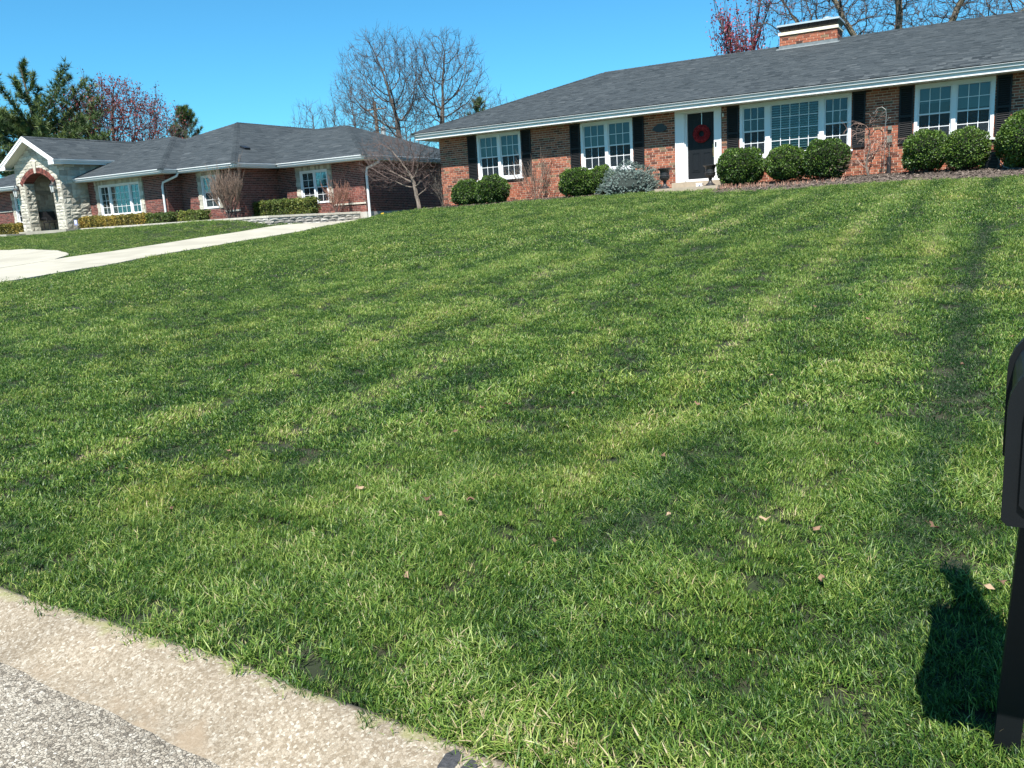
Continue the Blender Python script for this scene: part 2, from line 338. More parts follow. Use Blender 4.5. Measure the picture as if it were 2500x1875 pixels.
ys = np.concatenate([[1.60, 1.70], np.arange(1.82, 6, .15), np.arange(6, 32, .4), np.arange(32, 64, 2), np.linspace(66, 500, 10)])
def zt(X, Y):
    z = G(X, Y); return np.where(Y < yedge(X)+.03, -.14, z-.03)
ground = gridmesh('ground', xs, ys, zt, M_soil)
# far bank across the street (behind the camera, mirrored in the panes)
gridmesh('ground', np.linspace(-400, 300, 8), np.array([-300, -60, -6.2]), lambda X, Y: X*0-.02+np.where(Y < -50, .5, 0), mat('far_grass', (.06, .11, .025), 1.0, var=.3))
# ------------------------------------------------------------------ street and kerb
cx = np.concatenate([np.linspace(-120, -9, 20), np.arange(-8.8, 5, .1), np.linspace(5.5, 80, 12)])
def roadedge(x): return yedge(x)-np.clip(.30+.05*(np.asarray(x, float)+1.95), .21, .38)+.022*np.sin(x*3.1)+.014*np.sin(x*9.3+1)+.009*np.sin(x*23)+.006*np.sin(x*51)
prof = [(0.03, -.2), (0.03, -.004), (0.0, .003), (-.03, .0), (-.08, -.012), (-.14, -.036), (-.20, -.064), (-.27, -.080), (-.44, -.092), (-.58, -.16)]
V = []; F = []
for i, x in enumerate(cx):
    for (dy, z) in prof: V.append((x, float(yedge(x))+dy, z))
k = len(prof)
for i in range(len(cx)-1):
    for j in range(k-1): a = i*k+j; F.append((a, a+k, a+k+1, a+1))
me = bpy.data.meshes.new('kerb'); me.from_pydata(V, [], F); me.materials.append(M_curb); me.polygons.foreach_set('use_smooth', [True]*len(F)); me.update()
kb = bpy.data.objects.new('kerb', me); COL.objects.link(kb); kb['kind'] = 'structure'
V = []; F = []
rows = [0, -.012, -.05, -.3, -.8, -2, -6.5]
for i, x in enumerate(cx):
    re_ = float(roadedge(x))
    for q, d in enumerate(rows): V.append((x, re_+d if q < 6 else -6.3, [-.098, -.086, -.083, -.078, -.068, -.045, -.05][q]))
k = len(rows)
for i in range(len(cx)-1):
    for j in range(k-1): a = i*k+j; F.append((a, a+k, a+k+1, a+1))
me = bpy.data.meshes.new('road'); me.from_pydata(V, [], F); me.materials.append(M_road); me.polygons.foreach_set('use_smooth', [True]*len(F)); me.update()
rd = bpy.data.objects.new('road', me); COL.objects.link(rd); rd['kind'] = 'structure'
# two dabs of tar on the kerb
for (px, py, rx, ry, lab) in ((-1.325, 1.77, .035, .055, 'dark grey tar dab on the kerb, the rounder left one of two'), (-1.255, 1.765, .030, .045, 'dark grey tar dab on the kerb, the narrower right one under a grass tuft')):
    b = MB(); n = 14; zc = -.010
    ring = [(px+rx*math.cos(2*math.pi*q/n)*random.uniform(.85, 1.1), py+ry*math.sin(2*math.pi*q/n)*random.uniform(.85, 1.1)) for q in range(n)]
    vs = [(x, y, zc+(y-1.77)*.28-.012) for x, y in ring]+[(px+(x-px)*.85, py+(y-py)*.85, zc+(y-1.77)*.28+.006) for x, y in ring]
    b.add(vs, [tuple(range(n, 2*n))]+[(q, (q+1) % n, n+(q+1) % n, n+q) for q in range(n)])
    tag(b.build('tar_dab', M_tar, origin=(px, py, zc)), lab, 'tar patch', 'tar dabs on the kerb')

# ------------------------------------------------------------------ driveway slabs and walks
RE = [(-19.2, 1.95), (-19.5, 8), (-19.95, 11), (-20.9, 14.7), (-21.95, 20.2), (-22.95, 26.8), (-23.35, 29.6)]
LE = [(-23.4, 1.95), (-23.7, 8), (-24.0, 11), (-24.15, 15.0), (-24.55, 19.2), (-24.75, 24.9), (-23.9, 29.0)]
def pl(P, y):
    return float(np.interp(y, [p[1] for p in P], [p[0] for p in P]))
def slabmesh(rowsf, n, m_, name, mt, parent, lift=.03, th=.1):
    """rowsf(u) -> (pL, pR); n rows, m_ columns; follows the terrain, with skirts"""
    V = []; F = []
    for i in range(n+1):
        a, b_ = rowsf(i/n)
        for j in range(m_+1):
            x = a[0]+(b_[0]-a[0])*j/m_; y = a[1]+(b_[1]-a[1])*j/m_; V.append((x, y, g1(x, y)+lift))
    for i in range(n):
        for j in range(m_): a = i*(m_+1)+j; F.append((a, a+1, a+m_+2, a+m_+1))
    per = [j for j in range(m_+1)]+[i*(m_+1)+m_ for i in range(1, n+1)]+[n*(m_+1)+j for j in range(m_-1, -1, -1)]+[i*(m_+1) for i in range(n-1, 0, -1)]
    base = len(V); V += [(V[q][0], V[q][1], V[q][2]-th) for q in per]
    for q in range(len(per)): r = (q+1) % len(per); F.append((per[r], per[q], base+q, base+r))
    me = bpy.data.meshes.new(name); me.from_pydata(V, [], F); me.materials.append(mt); me.update()
    o = bpy.data.objects.new(name, me); COL.objects.link(o); o.parent = parent; return o
drv = bpy.data.objects.new('driveway', None); COL.objects.link(drv); drv['kind'] = 'structure'
yb = [1.97, 5, 8, 11, 14.6, 18.2, 22, 26, 29.3]
for a, b in zip(yb[:-1], yb[1:]):
    slabmesh(lambda u: ((pl(LE, a+(b-.015-a)*u), a+(b-.03-a)*u), (pl(RE, a+(b-.03-a)*u), a+(b-.03-a)*u)), 6, 6, 'concrete_slab', M_conc, drv)
IS = [(-24.2, 15.0), (-24.9, 15.9), (-25.8, 16.5), (-27.5, 17.2), (-30, 17.9), (-33.5, 18.7), (-38, 19.3), (-44, 19.5), (-52, 19.5)]
def isl(x): return float(np.interp(-x, [-p[0] for p in IS], [p[1] for p in IS]))
xb = [-24.18, -25.6, -28, -31.5, -36, -42, -50]
for a, b in zip(xb[:-1], xb[1:]):
    for (y0, y1) in ((7.0, 12.5), (12.515, None)):
        slabmesh(lambda u: ((a+(b+.015-a)*u, y1 or isl(a+(b-a)*u)), (a+(b+.015-a)*u, y0)), 5, 6, 'concrete_slab', M_conc, drv)
wk = bpy.data.objects.new('walkway', None); COL.objects.link(wk); wk['kind'] = 'structure'
for i in range(4):
    t0, t1 = i/4, (i+1)/4-.004
    A, B = (-23.25, 29.35), (-18.85, 27.75); 
    f = lambda u: ((A[0]+(B[0]-A[0])*(t0+(t1-t0)*u), A[1]+(B[1]-A[1])*(t0+(t1-t0)*u)), (A[0]+(B[0]-A[0])*(t0+(t1-t0)*u)-.25, A[1]+(B[1]-A[1])*(t0+(t1-t0)*u)-.85))
    slabmesh(f, 3, 2, 'path_slab', M_conc, wk, .05)

# ------------------------------------------------------------------ wall, brick and roof builders
def subtract(iv, cuts):
    out = [iv]
    for (a, b) in cuts:
        nx = []
        for (p, q) in out:
            if b <= p or a >= q: nx.append((p, q)); continue
            if a > p: nx.append((p, a))
            if b < q: nx.append((b, q))
        out = nx
    return [(p, q) for p, q in out if q-p > .025]
def bricks_front(x0, x1, zt_, zb_, Y, opens, course=.075, pitch=.225, j=.015, depth=.012, axis='x', sign=-1, zrow0=None):
    """list of (a0,a1,z0,z1) rects in running bond, avoiding openings (a0,a1,z0,z1)"""
    out = []; n = int(math.ceil((zt_-zb_)/course)); z = zt_
    for r in range(n):
        z1 = z-j/2; z0 = max(z-course+j/2, zb_); z -= course
        if z1-z0 < .02: continue
        cuts = [(o[0], o[1]) for o in opens if o[2] < z1-.004 and o[3] > z0+.004]
        for (p, q) in subtract((x0, x1), cuts):
            off = (r % 2)*pitch/2+(.06*(r*7 % 5-2)/2 if r % 5 == 0 else 0)
            k0 = math.floor((p-off)/pitch)
            for k_ in range(k0, int((q-off)/pitch)+2):
                a, b = off+k_*pitch+j/2, off+(k_+1)*pitch-j/2; a = max(a, p); b = min(b, q)
                if b-a > .03: out.append((a, b, z0, z1))
    return out
def wall_core(x0, x1, z0, z1, opens, y0, y1, name, mt, parent, axis='x'):
    """mortar backing with real holes; built of butted boxes"""
    b = MB(); zs = sorted({z0, z1, *[min(max(o[2], z0), z1) for o in opens], *[min(max(o[3], z0), z1) for o in opens]})
    for a, c in zip(zs[:-1], zs[1:]):
        mid = (a+c)/2
        for (p, q) in subtract((x0, x1), [(o[0], o[1]) for o in opens if o[2] < mid < o[3]]):
            if axis == 'x': b.box(p, q, y0, y1, a, c)
            else: b.box(y0, y1, p, q, a, c)
    return b.build(name, mt, parent)
def brickbox(b, rect, Y, depth, t, axis='x', sign=-1):
    a0, a1, z0, z1 = rect; p = random.uniform(-.0015, .0015)
    if axis == 'x':
        y0, y1 = (Y-depth+p, Y+.001) if sign < 0 else (Y-.001, Y+depth+p); b.box(a0, a1, y0, y1, z0, z1, t)
    else:
        x0, x1 = (Y-.001, Y+depth+p) if sign > 0 else (Y-depth+p, Y+.001); b.box(x0, x1, a0, a1, z0, z1, t)
def hexa(): return random.random()
def brickwall(name_wall, x0, x1, z0, z1, Y, opens, root, mt, mtm, thick=.2, single=0, ext=0, axis='x', sign=-1, mt1=None, depth=.007, **kw):
    th = thick if sign < 0 else -thick
    wl = wall_core(x0, x1, z0, z1, opens, min(Y, Y+th), max(Y, Y+th), name_wall, mtm, root, axis)
    rects = bricks_front(x0-ext, x1, z1, z0, Y, opens, **kw)
    if single:
        rects.sort(key=lambda r: -(r[0]+r[1]) + 2.0*abs((r[2]+r[3])/2-3.3))
        cache = {}
        for r in rects[:single]:
            wd, ht = round(r[1]-r[0], 2), round(r[3]-r[2], 3); key = (wd, ht)
            if key not in cache:
                b = MB(); b.box(-wd/2, wd/2, -depth, .001, -ht/2, ht/2); me_o = b.build('brick', mt1, None); cache[key] = me_o.data; bpy.data.objects.remove(me_o)
            piece('brick', cache[key], ((r[0]+r[1])/2, Y+random.uniform(-.0015, .0015), (r[2]+r[3])/2), wl)
        rects = rects[single:]
    b = MB()
    for r in rects: brickbox(b, r, Y, depth, hexa(), axis, sign)
    b.build('brick_courses', mt, wl, kind='stuff')
    return wl
def roofplane(O, U, W, poly, root, single=0, e=.135, tabs=(.12, .30), name='roof_slope', plain=False):
    """O corner, U along the eave, W up-slope (unit), poly = [(u,w)..] convex. Decking + tabs"""
    O = np.array(O, float); U = np.array(U, float); W = np.array(W, float); Nn = np.cross(U, W); Nn /= np.linalg.norm(Nn)
    if Nn[2] < 0: Nn = -Nn
    b = MB(); P = [tuple(O+U*u+W*w_-Nn*.006) for u, w_ in poly]; Pb = [tuple(O+U*u+W*w_-Nn*.05) for u, w_ in poly]; k = len(P)
    b.add(P+Pb, [tuple(range(k)), tuple(range(2*k-1, k-1, -1))]+[(i, (i+1) % k, k+(i+1) % k, k+i) for i in range(k)])
    rf = b.build(name, M_shing if plain else M_under, root)
    if plain: return rf
    wmax = max(p[1] for p in poly)
    def span(w_):
        xs_ = []
        for i in range(k):
            (u0, w0), (u1, w1) = poly[i], poly[(i+1) % k]
            if (w0-w_)*(w1-w_) <= 0 and abs(w1-w0) > 1e-9: xs_.append(u0+(u1-u0)*(w_-w0)/(w1-w0))
        return (min(xs_), max(xs_)) if len(xs_) > 1 else None
    tabsl = []
    w0 = 0.0; r = 0
    while w0 < wmax-.02:
        s = span(min(w0+e*.5, wmax-.001)); w1 = min(w0+e*1.25, wmax+.02)
        if s:
            u = s[0]-random.uniform(0, .2); 
            while u < s[1]:
                wd = random.uniform(*tabs); a, c = max(u, s[0]), min(u+wd, s[1])
                if c-a > .03: tabsl.append((a, c, w0, w1, random.choice((.005, .005, .009))+random.uniform(0, .002), min(1, max(0, random.gauss(.45, .17)))))
                u += wd
        w0 += e; r += 1
    def tabgeo(a, c, w0, w1, th, O2):
        q = [O2+U*x+W*y_+Nn*h for x, y_, h in ((a, w0, -.004), (c, w0, -.004), (c, w0, th), (a, w0, th), (c, w1, .0), (a, w1, .0), (c, w1, -.004), (a, w1, -.004))]
        return [tuple(p) for p in q], [(0, 1, 2, 3), (3, 2, 4, 5), (1, 6, 4, 2), (0, 3, 5, 7)]
    if single:
        tabsl.sort(key=lambda t: np.linalg.norm(O+U*t[0]+W*t[2]-np.array([0, 0, EYE])))
        for t in tabsl[:single]:
            c0 = O+U*(t[0]+t[1])/2+W*t[2]; b = MB(); h = (t[1]-t[0])/2
            vs, fs = tabgeo(-h, h, 0, t[3]-t[2], t[4], np.zeros(3)); b.add(vs, fs, t[5]); o = b.build('shingle', M_shing1, None); o.parent = rf; o.location = Vector(c0)-wloc(rf)
        tabsl = tabsl[single:]
    b = MB()
    for t in tabsl:
        vs, fs = tabgeo(*t[:5], O); b.add(vs, fs, t[5])
    b.build('shingle_courses', M_shing, rf, kind='stuff')
    return rf
def gutter(pts, root, mt=None, name='gutter'):
    """K-style gutter: top lip line through pts (outer edge)"""
    mt = mt or M_gutter
    for (a, b_) in zip(pts[:-1], pts[1:]):
        a = np.array(a, float); b_ = np.array(b_, float); d = b_-a; L = np.linalg.norm(d); d /= L; n = np.array([d[1], -d[0], 0])   # outward
        prof = [(-.11, -.0), (-.11, -.115), (-.045, -.115), (-.035, -.075), (0, -.03), (0, 0.004), (-.014, .004), (-.014, -.006), (-.10, -.09), (-.10, 0)]
        b = MB(); vs = []
        for q in (a, b_):
            for (o_, z) in prof: vs.append(tuple(q+n*o_+np.array([0, 0, z])))
        k = len(prof); fs = [(i, i+1, k+i+1, k+i) for i in range(k-1)]+[tuple(range(k))[::-1], tuple(range(k, 2*k))]
        b.add(vs, fs); b.build(name, mt, root)
def downspout(path, root, r=.045, mt=None):
    b = MB(); b.tube(path, r, 8); return b.build('downspout', mt or M_gutter, root)

def glass_screen():
    M = bpy.data.materials.new('screened_glass'); M.use_nodes = True; t = M.node_tree; N = t.nodes; L = t.links
    P = N['Principled BSDF']; P.inputs['Base Color'].default_value = (.022, .028, .034, 1); P.inputs['Roughness'].default_value = .35
    tr = N.new('ShaderNodeBsdfTransparent'); tr.inputs[0].default_value = (.8, .85, .85, 1); ms = N.new('ShaderNodeMixShader'); ms.inputs[0].default_value = .5
    L.new(tr.outputs[0], ms.inputs[1]); L.new(P.outputs[0], ms.inputs[2]); L.new(ms.outputs[0], N['Material Output'].inputs[0]); return M
M_gscreen = glass_screen()
# ------------------------------------------------------------------ windows
def window(root, x0, x1, z0, z1, Y, units, casing=.085, blinds=None, curtain=False, sillover=.06, label=None, mt=None, sill=True, proud=.03):
    """units: list of (ux0, ux1, kind, cols, rows) kind dh|pic|single ; opening is the casing's outer edge"""
    mt = mt or M_white
    b = MB(); c = casing
    b.box(x0, x0+c, Y-proud, Y+.12, z0, z1); b.box(x1-c, x1, Y-proud, Y+.12, z0, z1)
    b.box(x0+c, x1-c, Y-proud-.004, Y+.12, z1-c, z1+.004); b.box(x0+c, x1-c, Y-proud, Y+.12, z0, z0+c*.6)
    for (u, v) in zip(units[:-1], units[1:]): b.box(u[1], v[0], Y-proud+.006, Y+.12, z0+c*.6, z1-c)
    wn = b.build('window', mt, root)
    if label: wn['label'] = label
    if sill:
        b = MB(); b.box(x0-sillover, x1+sillover, Y-.075, Y+.02, z0-.055, z0-.002); b.build('sill', mt, wn)
    zb, ztp = z0+c*.6, z1-c
    for (u0, u1, kind, cols, rws) in units:
        sashes = []
        if kind == 'dh': zm = (zb+ztp)/2; sashes = [(zm-.018, ztp, Y+.015, M_glass), (zb, zm+.018, Y+.045, M_gscreen)]
        else: sashes = [(zb, ztp, Y+.02, M_glass)]
        for (s0, s1, yy, gm) in sashes:
            r = .038; b = MB(); b.box(u0, u0+r, yy, yy+.035, s0, s1); b.box(u1-r, u1, yy, yy+.035, s0, s1); b.box(u0+r, u1-r, yy, yy+.035, s0, s0+r); b.box(u0+r, u1-r, yy, yy+.035, s1-r, s1)
            gx0, gx1, gz0, gz1 = u0+r, u1-r, s0+r, s1-r; pw = (gx1-gx0)/cols; ph = (gz1-gz0)/rws
            for i in range(1, cols): b.box(gx0+i*pw-.009, gx0+i*pw+.009, yy+.008, yy+.026, gz0, gz1)
            for i in range(1, rws): b.box(gx0, gx1, yy+.010, yy+.024, gz0+i*ph-.009, gz0+i*ph+.009)
            b.build('sash', mt, wn)
            cache = None
            for i in range(cols):
                for j in range(rws):
                    if cache is None:
                        bb = MB(); bb.box(-pw/2+.009, pw/2-.009, -.002, .002, -ph/2+.009, ph/2-.009); oo = bb.build('pane', gm, None); cache = oo.data; bpy.data.objects.remove(oo)
                    p_ = piece('pane', cache, (gx0+(i+.5)*pw, yy+.017, gz0+(j+.5)*ph), wn)
                    p_.rotation_euler = (random.uniform(-.004, .004), 0, random.uniform(-.004, .004))
    b = MB(); b.add([(x0+c, Y+.12, z0), (x1-c, Y+.12, z0), (x1-c, Y+.12, z1), (x0+c, Y+.12, z1), (x0+c, Y+1.3, z0), (x1-c, Y+1.3, z0), (x1-c, Y+1.3, z1), (x0+c, Y+1.3, z1)],
          [(0, 1, 5, 4), (1, 2, 6, 5), (2, 3, 7, 6), (3, 0, 4, 7), (4, 5, 6, 7)])
    b.build('room_interior', M_interior, wn)
    for (bx0, bx1, bz0, bz1, pitch, tilt) in (blinds or []):
        b = MB(); z = bz1
        while z > bz0:
            b.obox((bx0, Y+.10, z), (bx1-bx0, 0, 0), (0, .045*math.cos(tilt), .045*math.sin(tilt)), (0, 0, .003)); z -= pitch
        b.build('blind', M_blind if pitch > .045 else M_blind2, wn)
    if curtain:
        for (a, c_, d0, d1) in curtain:
            b = MB(); n = 24
            for i in range(n):
                xa, xb_ = a+(c_-a)*i/n, a+(c_-a)*(i+1)/n; ya, yb_ = Y+.17+.02*(i % 2), Y+.17+.02*((i+1) % 2)
                b.add([(xa, ya, d0), (xb_, yb_, d0), (xb_, yb_, d1), (xa, ya, d1)], [(0, 1, 2, 3)])
            b.build('curtain', M_curtain, wn)
    return wn
def shutter(root, x0, x1, z0, z1, Y, cache={}):
    fr = .045; b = MB(); y0, y1 = Y-.045, Y-.013
    b.box(x0, x0+fr, y0, y1, z0, z1); b.box(x1-fr, x1, y0, y1, z0, z1)
    zm = z0+(z1-z0)*.48
    for a, c in ((z0, z0+.08), (zm-.03, zm+.03), (z1-.06, z1)): b.box(x0+fr, x1-fr, y0, y1, a, c)
    b.box(x0+fr, x1-fr, y1-.004, y1+.004, z0+.08, z1-.06)
    sh = b.build('shutter', M_shutter, root)
    wd = round(x1-x0-2*fr, 3)
    if wd not in cache:
        bb = MB(); bb.obox((-wd/2, -.017, -.014), (wd, 0, 0), (0, .026, .026), (0, -.003, .004)); o = bb.build('slat', M_shutter, None); cache[wd] = o.data; bpy.data.objects.remove(o)
    for (a, c) in ((z0+.08, zm-.03), (zm+.03, z1-.06)):
        n = int((c-a)/.052)
        for i in range(n): piece('slat', cache[wd], ((x0+x1)/2, (y0+y1)/2, a+(i+.5)*(c-a)/n), sh)
    return sh

# ================================================================== THE NEAR HOUSE
YH, ZS = 27.26, 4.55
house = empty('brick_house', (-9, YH, 2.1), 'low red brick house with black shutters and a white-framed black door, top of the lawn', 'house')
W1 = (-16.90, -15.06, 2.93, 4.53); W2 = (-12.70, -10.80, 2.93, 4.53); W3 = (-7.24, -3.98, 2.93, 4.53); W4 = (-2.31, -.34, 2.93, 4.53)
W5 = (2.4, 4.2, 2.93, 4.53)
DR = (-9.30, -7.84, 2.0, 4.56)
ops = [W1, W2, W3, W4, W5, DR]
brickwall('front_wall', -18.57, 7.0, 1.6, ZS, YH, ops, house, M_brick, M_mortar, single=300, mt1=M_brick1, thick=.22)
brickwall('side_wall', YH+.22, 37.0, 1.5, ZS, -18.57, [], house, M_brick, M_mortar, axis='y', sign=-1, thick=.22, ext=.22)
b = MB(); b.box(-18.35, 7, 36.9, 37.1, 1.6, ZS); b.box(6.8, 7, YH+.22, 36.9, 1.6, ZS); b.build('rear_wall', M_mortar, house)
for (x0, x1, z0, z1) in (W1, W2, W4, W5):
    c = .085; mid = (x0+x1)/2; bl = None
    if x0 == W4[0]: bl = [(mid+.08, x1-c, 3.78, 4.43, .028, 1.1), (x0+c, mid-.08, 4.0, 4.43, .03, .9)]
    if x0 == W1[0]: bl = [(x0+c, mid-.07, 3.75, 4.42, .03, 1.0), (mid+.07, x1-c, 3.7, 4.42, .03, 1.0)]
    if x0 == W2[0]: bl = [(x0+c, mid-.07, 3.7, 4.42, .03, 1.05), (mid+.07, x1-c, 3.72, 4.42, .03, .9)]
    window(house, x0, x1, z0, z1, YH, [(x0+c, mid-.055, 'dh', 3, 2), (mid+.055, x1-c, 'dh', 3, 2)], blinds=bl)
x0, x1, z0, z1 = W3
window(house, x0, x1, z0, z1, YH, [(x0+.085, -6.46, 'dh', 3, 2), (-6.32, -4.88, 'pic', 5, 4), (-4.74, x1-.085, 'dh', 3, 2)],
       blinds=[(-6.30, -4.90, 2.98, 4.42, .072, .35)], label='wide picture window with blinds, flanked by two narrow sashes')
for (a, c) in ((-17.31, -16.93), (-15.03, -14.65), (-13.10, -12.73), (-10.77, -10.40), (-7.64, -7.27), (-3.95, -3.60), (-2.71, -2.34), (-.31, .05), (2.0, 2.37), (4.23, 4.6)):
    shutter(house, a, c, 2.96, 4.53, YH)
# door surround
b = MB()
b.box(-9.30, -9.02, YH-.05, YH+.25, 2.32, 4.47); b.box(-8.05, -7.84, YH-.05, YH+.25, 2.32, 4.47); b.box(-9.30, -7.84, YH-.054, YH+.25, 4.472, 4.56)
b.box(-9.018, -8.98, YH-.02, YH+.25, 2.36, 4.47); b.box(-8.98, -8.945, YH+.03, YH+.25, 2.40, 4.45)
b.box(-8.98, -8.052, YH+.01, YH+.25, 4.45, 4.469); b.box(-9.018, -8.052, YH+.0, YH+.25, 2.322, 2.40)
b.box(-9.325, -9.30, YH-.06, YH-.013, 2.32, 4.56); b.box(-7.84, -7.815, YH-.06, YH-.013, 2.32, 4.56)
b.build('door_surround', M_white, house)
b = MB(); dx0, dx1, dz0, dz1, dy = -8.943, -8.054, 2.402, 4.448, YH+.10
b.box(dx0, dx1, dy, dy+.05, dz0, dz1)
for (a, c) in ((dx0+.13, dx0+.39), (dx1-.39, dx1-.13)):
    for (e0, e1) in ((dz0+.22, dz0+.82), (dz0+.98, dz0+1.86)):
        t_ = .022
        for q in ((a, c, e0, e0+t_), (a, c, e1-t_, e1), (a, a+t_, e0+t_, e1-t_), (c-t_, c, e0+t_, e1-t_)): b.box(q[0], q[1], dy-.011, dy, q[2], q[3])
        b.box(a+.05, c-.05, dy-.008, dy, e0+.05, e1-.05)
door = b.build('door', M_door, house)
b = MB(); b.box(-8.125, -8.085, dy-.012, dy, 3.05, 3.45); b.tube([(-8.105, dy-.05, 3.10), (-8.105, dy-.075, 3.2), (-8.105, dy-.05, 3.33), (-8.105, dy-.01, 3.36)], .010, 6); b.lathe((-8.105, dy-.02, 3.42), [(.022, -.01), (.024, .0), (.02, .012)], 10)
b.build('door_handle', M_brass, door)
b = MB(); b.box(-9.36, -7.70, YH-.36, YH-.002, 2.13, 2.32); b.box(-9.36, -7.70, YH-.002, YH+.25, 2.13, 2.321); b.build('door_step', M_slab, house)
b = MB(); b.box(-9.45, -7.45, 25.55, YH-.362, 1.75, 2.128); b.build('front_stoop', M_slab, house)
# doorbell, lamp, oval plaque
b = MB(); b.box(-8.015, -7.965, YH-.075, YH-.05, 3.37, 3.50); b.build('doorbell', M_black, house)
b = MB(); b.lathe((-7.745, YH-.09, 4.22), [(.015, 0), (.035, .03), (.032, .10), (.02, .13)], 10); gl = b.build('wall_lamp', mat('lamp_frost', (.55, .55, .50), .3), house, smooth=True)
b = MB(); b.box(-7.765, -7.725, YH-.06, YH-.012, 4.30, 4.38); b.tube([(-7.745, YH-.05, 4.36), (-7.745, YH-.09, 4.37), (-7.745, YH-.09, 4.34)], .012, 6); b.build('lamp_bracket', M_black, gl)
b = MB(); n = 20; P = []
for q in range(n):
    th = 2*math.pi*q/n; P.append((-9.84+.235*math.cos(th)*(1 if abs(math.sin(th)) < .9 else 1), 4.09+.115*math.sin(th)+(.035 if math.sin(th) > .85 else 0)))
b.add([(x, YH-.030, z) for x, z in P]+[(x, YH-.012, z) for x, z in P], [tuple(range(n))]+[(i, (i+1) % n, n+(i+1) % n, n+i) for i in range(n)]); b.build('address_plaque', M_black, house)
# roof : eave line at the gutter lip
ZE, OV, SL = 4.77, .75, .379
ex0, ex1, ey0 = -18.57-OV, 7.9, YH-OV
DD = 5.53; sl_len = math.hypot(DD, DD*SL); cw_, sw_ = DD/sl_len, DD*SL/sl_len
roofplane((ex0, ey0-.01, ZE), (1, 0, 0), (0, cw_, sw_), [(0, 0), (ex1-ex0, 0), (ex1-ex0-DD, sl_len), (DD, sl_len)], house, single=300, name='roof_slope')
roofplane((ex1, ey0+2*DD, ZE), (-1, 0, 0), (0, -cw_, sw_), [(0, 0), (ex1-ex0, 0), (ex1-ex0-DD, sl_len), (DD, sl_len)], house, plain=True)
roofplane((ex0, ey0+2*DD, ZE), (0, -1, 0), (cw_, 0, sw_), [(0, 0), (2*DD, 0), (DD, sl_len)], house)
roofplane((ex1, ey0, ZE), (0, 1, 0), (-cw_, 0, sw_), [(0, 0), (2*DD, 0), (DD, sl_len)], house, plain=True)
def ridgecaps(A, B, root, mt=M_shing, step=.14, wdt=.15, drop=.379, diag=False):
    A = np.array(A, float); B = np.array(B, float); d = B-A; L = np.linalg.norm(d); d /= L; s = np.cross(d, [0, 0, 1.]); s /= np.linalg.norm(s); b = MB()
    n = int(L/step); dr = wdt*drop*(.7 if diag else 1)
    for i in range(n):
        p = A+d*i*step; q = p+d*step*1.3; up = np.array([0, 0, 1.])
        t_ = min(1, max(0, random.gauss(.3, .2)))
        vs = [p-s*wdt-up*(dr-.018), p+up*.026, p+s*wdt-up*(dr-.018), q-s*wdt-up*(dr-.006), q+up*.012, q+s*wdt-up*(dr-.006), p-s*wdt-up*dr, p+s*wdt-up*dr]
        b.add([tuple(v) for v in vs], [(0, 1, 4, 3), (1, 2, 5, 4), (0, 6, 7, 2, 1)], t_)
    b.build('ridge_caps', mt, root, kind='stuff')
zr = ZE+DD*SL
ridgecaps((ex0+DD, ey0+DD, zr), (ex1-DD, ey0+DD, zr), house); ridgecaps((ex0, ey0, ZE), (ex0+DD, ey0+DD, zr), house, diag=True); ridgecaps((ex0, ey0+2*DD, ZE), (ex0+DD, ey0+DD, zr), house, diag=True)
# fascia, soffit, gutter
b = MB(); b.box(ex0+.10, ex1-.10, ey0+.10, ey0+.125, ZS-.012, ZE-.01); b.box(ex0+.10, ex0+.125, ey0+.125, ey0+2*DD-.12, ZS-.012, ZE-.01); b.box(ex0+.098, ex1-.098, ey0+.092, ey0+.10, ZS-.016, ZS+.02)
b.build('fascia', M_vinyl, house)
bb = MB(); L_ = YH-ey0-.125
for q in range(2): bb.box(-.150+q*.15, -.006+q*.15, 0, L_-.002, 0, .008)
bb.box(-.149, .149, 0, L_-.003, .012, .02); o = bb.build('soffit_panel', M_cream, None); sm = o.data; bpy.data.objects.remove(o)
sf = MB(); sf.box(ex0+.125, ex1-.125, ey0+.125, YH-.001, ZS+.03, ZS+.04); sof = sf.build('soffit', M_cream, house)
xx = ex0+.28
while xx < ex1-.3: piece('soffit_panel', sm, (xx, ey0+.1255, ZS), sof); xx += .3
b = MB(); b.box(ex0+.125, -18.58, YH, ey0+2*DD-.13, ZS, ZS+.02); b.build('side_soffit', M_cream, house)
gutter([(ex0, ey0, ZE-.005), (ex1, ey0, ZE-.005)], house); gutter([(ex0, ey0+2*DD, ZE-.005), (ex0, ey0, ZE-.005)], house)
# chimney
cx0, cx1, cy0, cy1 = -7.00, -5.13, 31.60, 32.55
b = MB(); b.box(cx0, cx1, cy0+.001, cy1, 6.2, 7.14); ch = b.build('chimney', M_mortar, house)
b = MB()
ch_cache = {}
for r in bricks_front(cx0-.01, cx1+.01, 7.14, 6.80, cy0, [], pitch=.235, course=.082):
    key = round(r[1]-r[0], 2)
    if key not in ch_cache:
        b_ = MB(); b_.box(-key/2, key/2, -.012, .001, -.0355, .0355); o = b_.build('brick', M_brick1, None); ch_cache[key] = o.data; bpy.data.objects.remove(o)
    piece('brick', ch_cache[key], ((r[0]+r[1])/2, cy0, (r[2]+r[3])/2), ch)
for r in bricks_front(cy0+.002, cy1, 7.14, 6.60, cx1, [], pitch=.235, course=.082): brickbox(b, r, cx1, .012, hexa(), 'y', 1)
for r in bricks_front(cy0+.002, cy1, 7.14, 6.60, cx0, [], pitch=.235, course=.082): brickbox(b, r, cx0, .012, hexa(), 'y', -1)
b.build('brick_courses', M_brick, ch, kind='stuff')
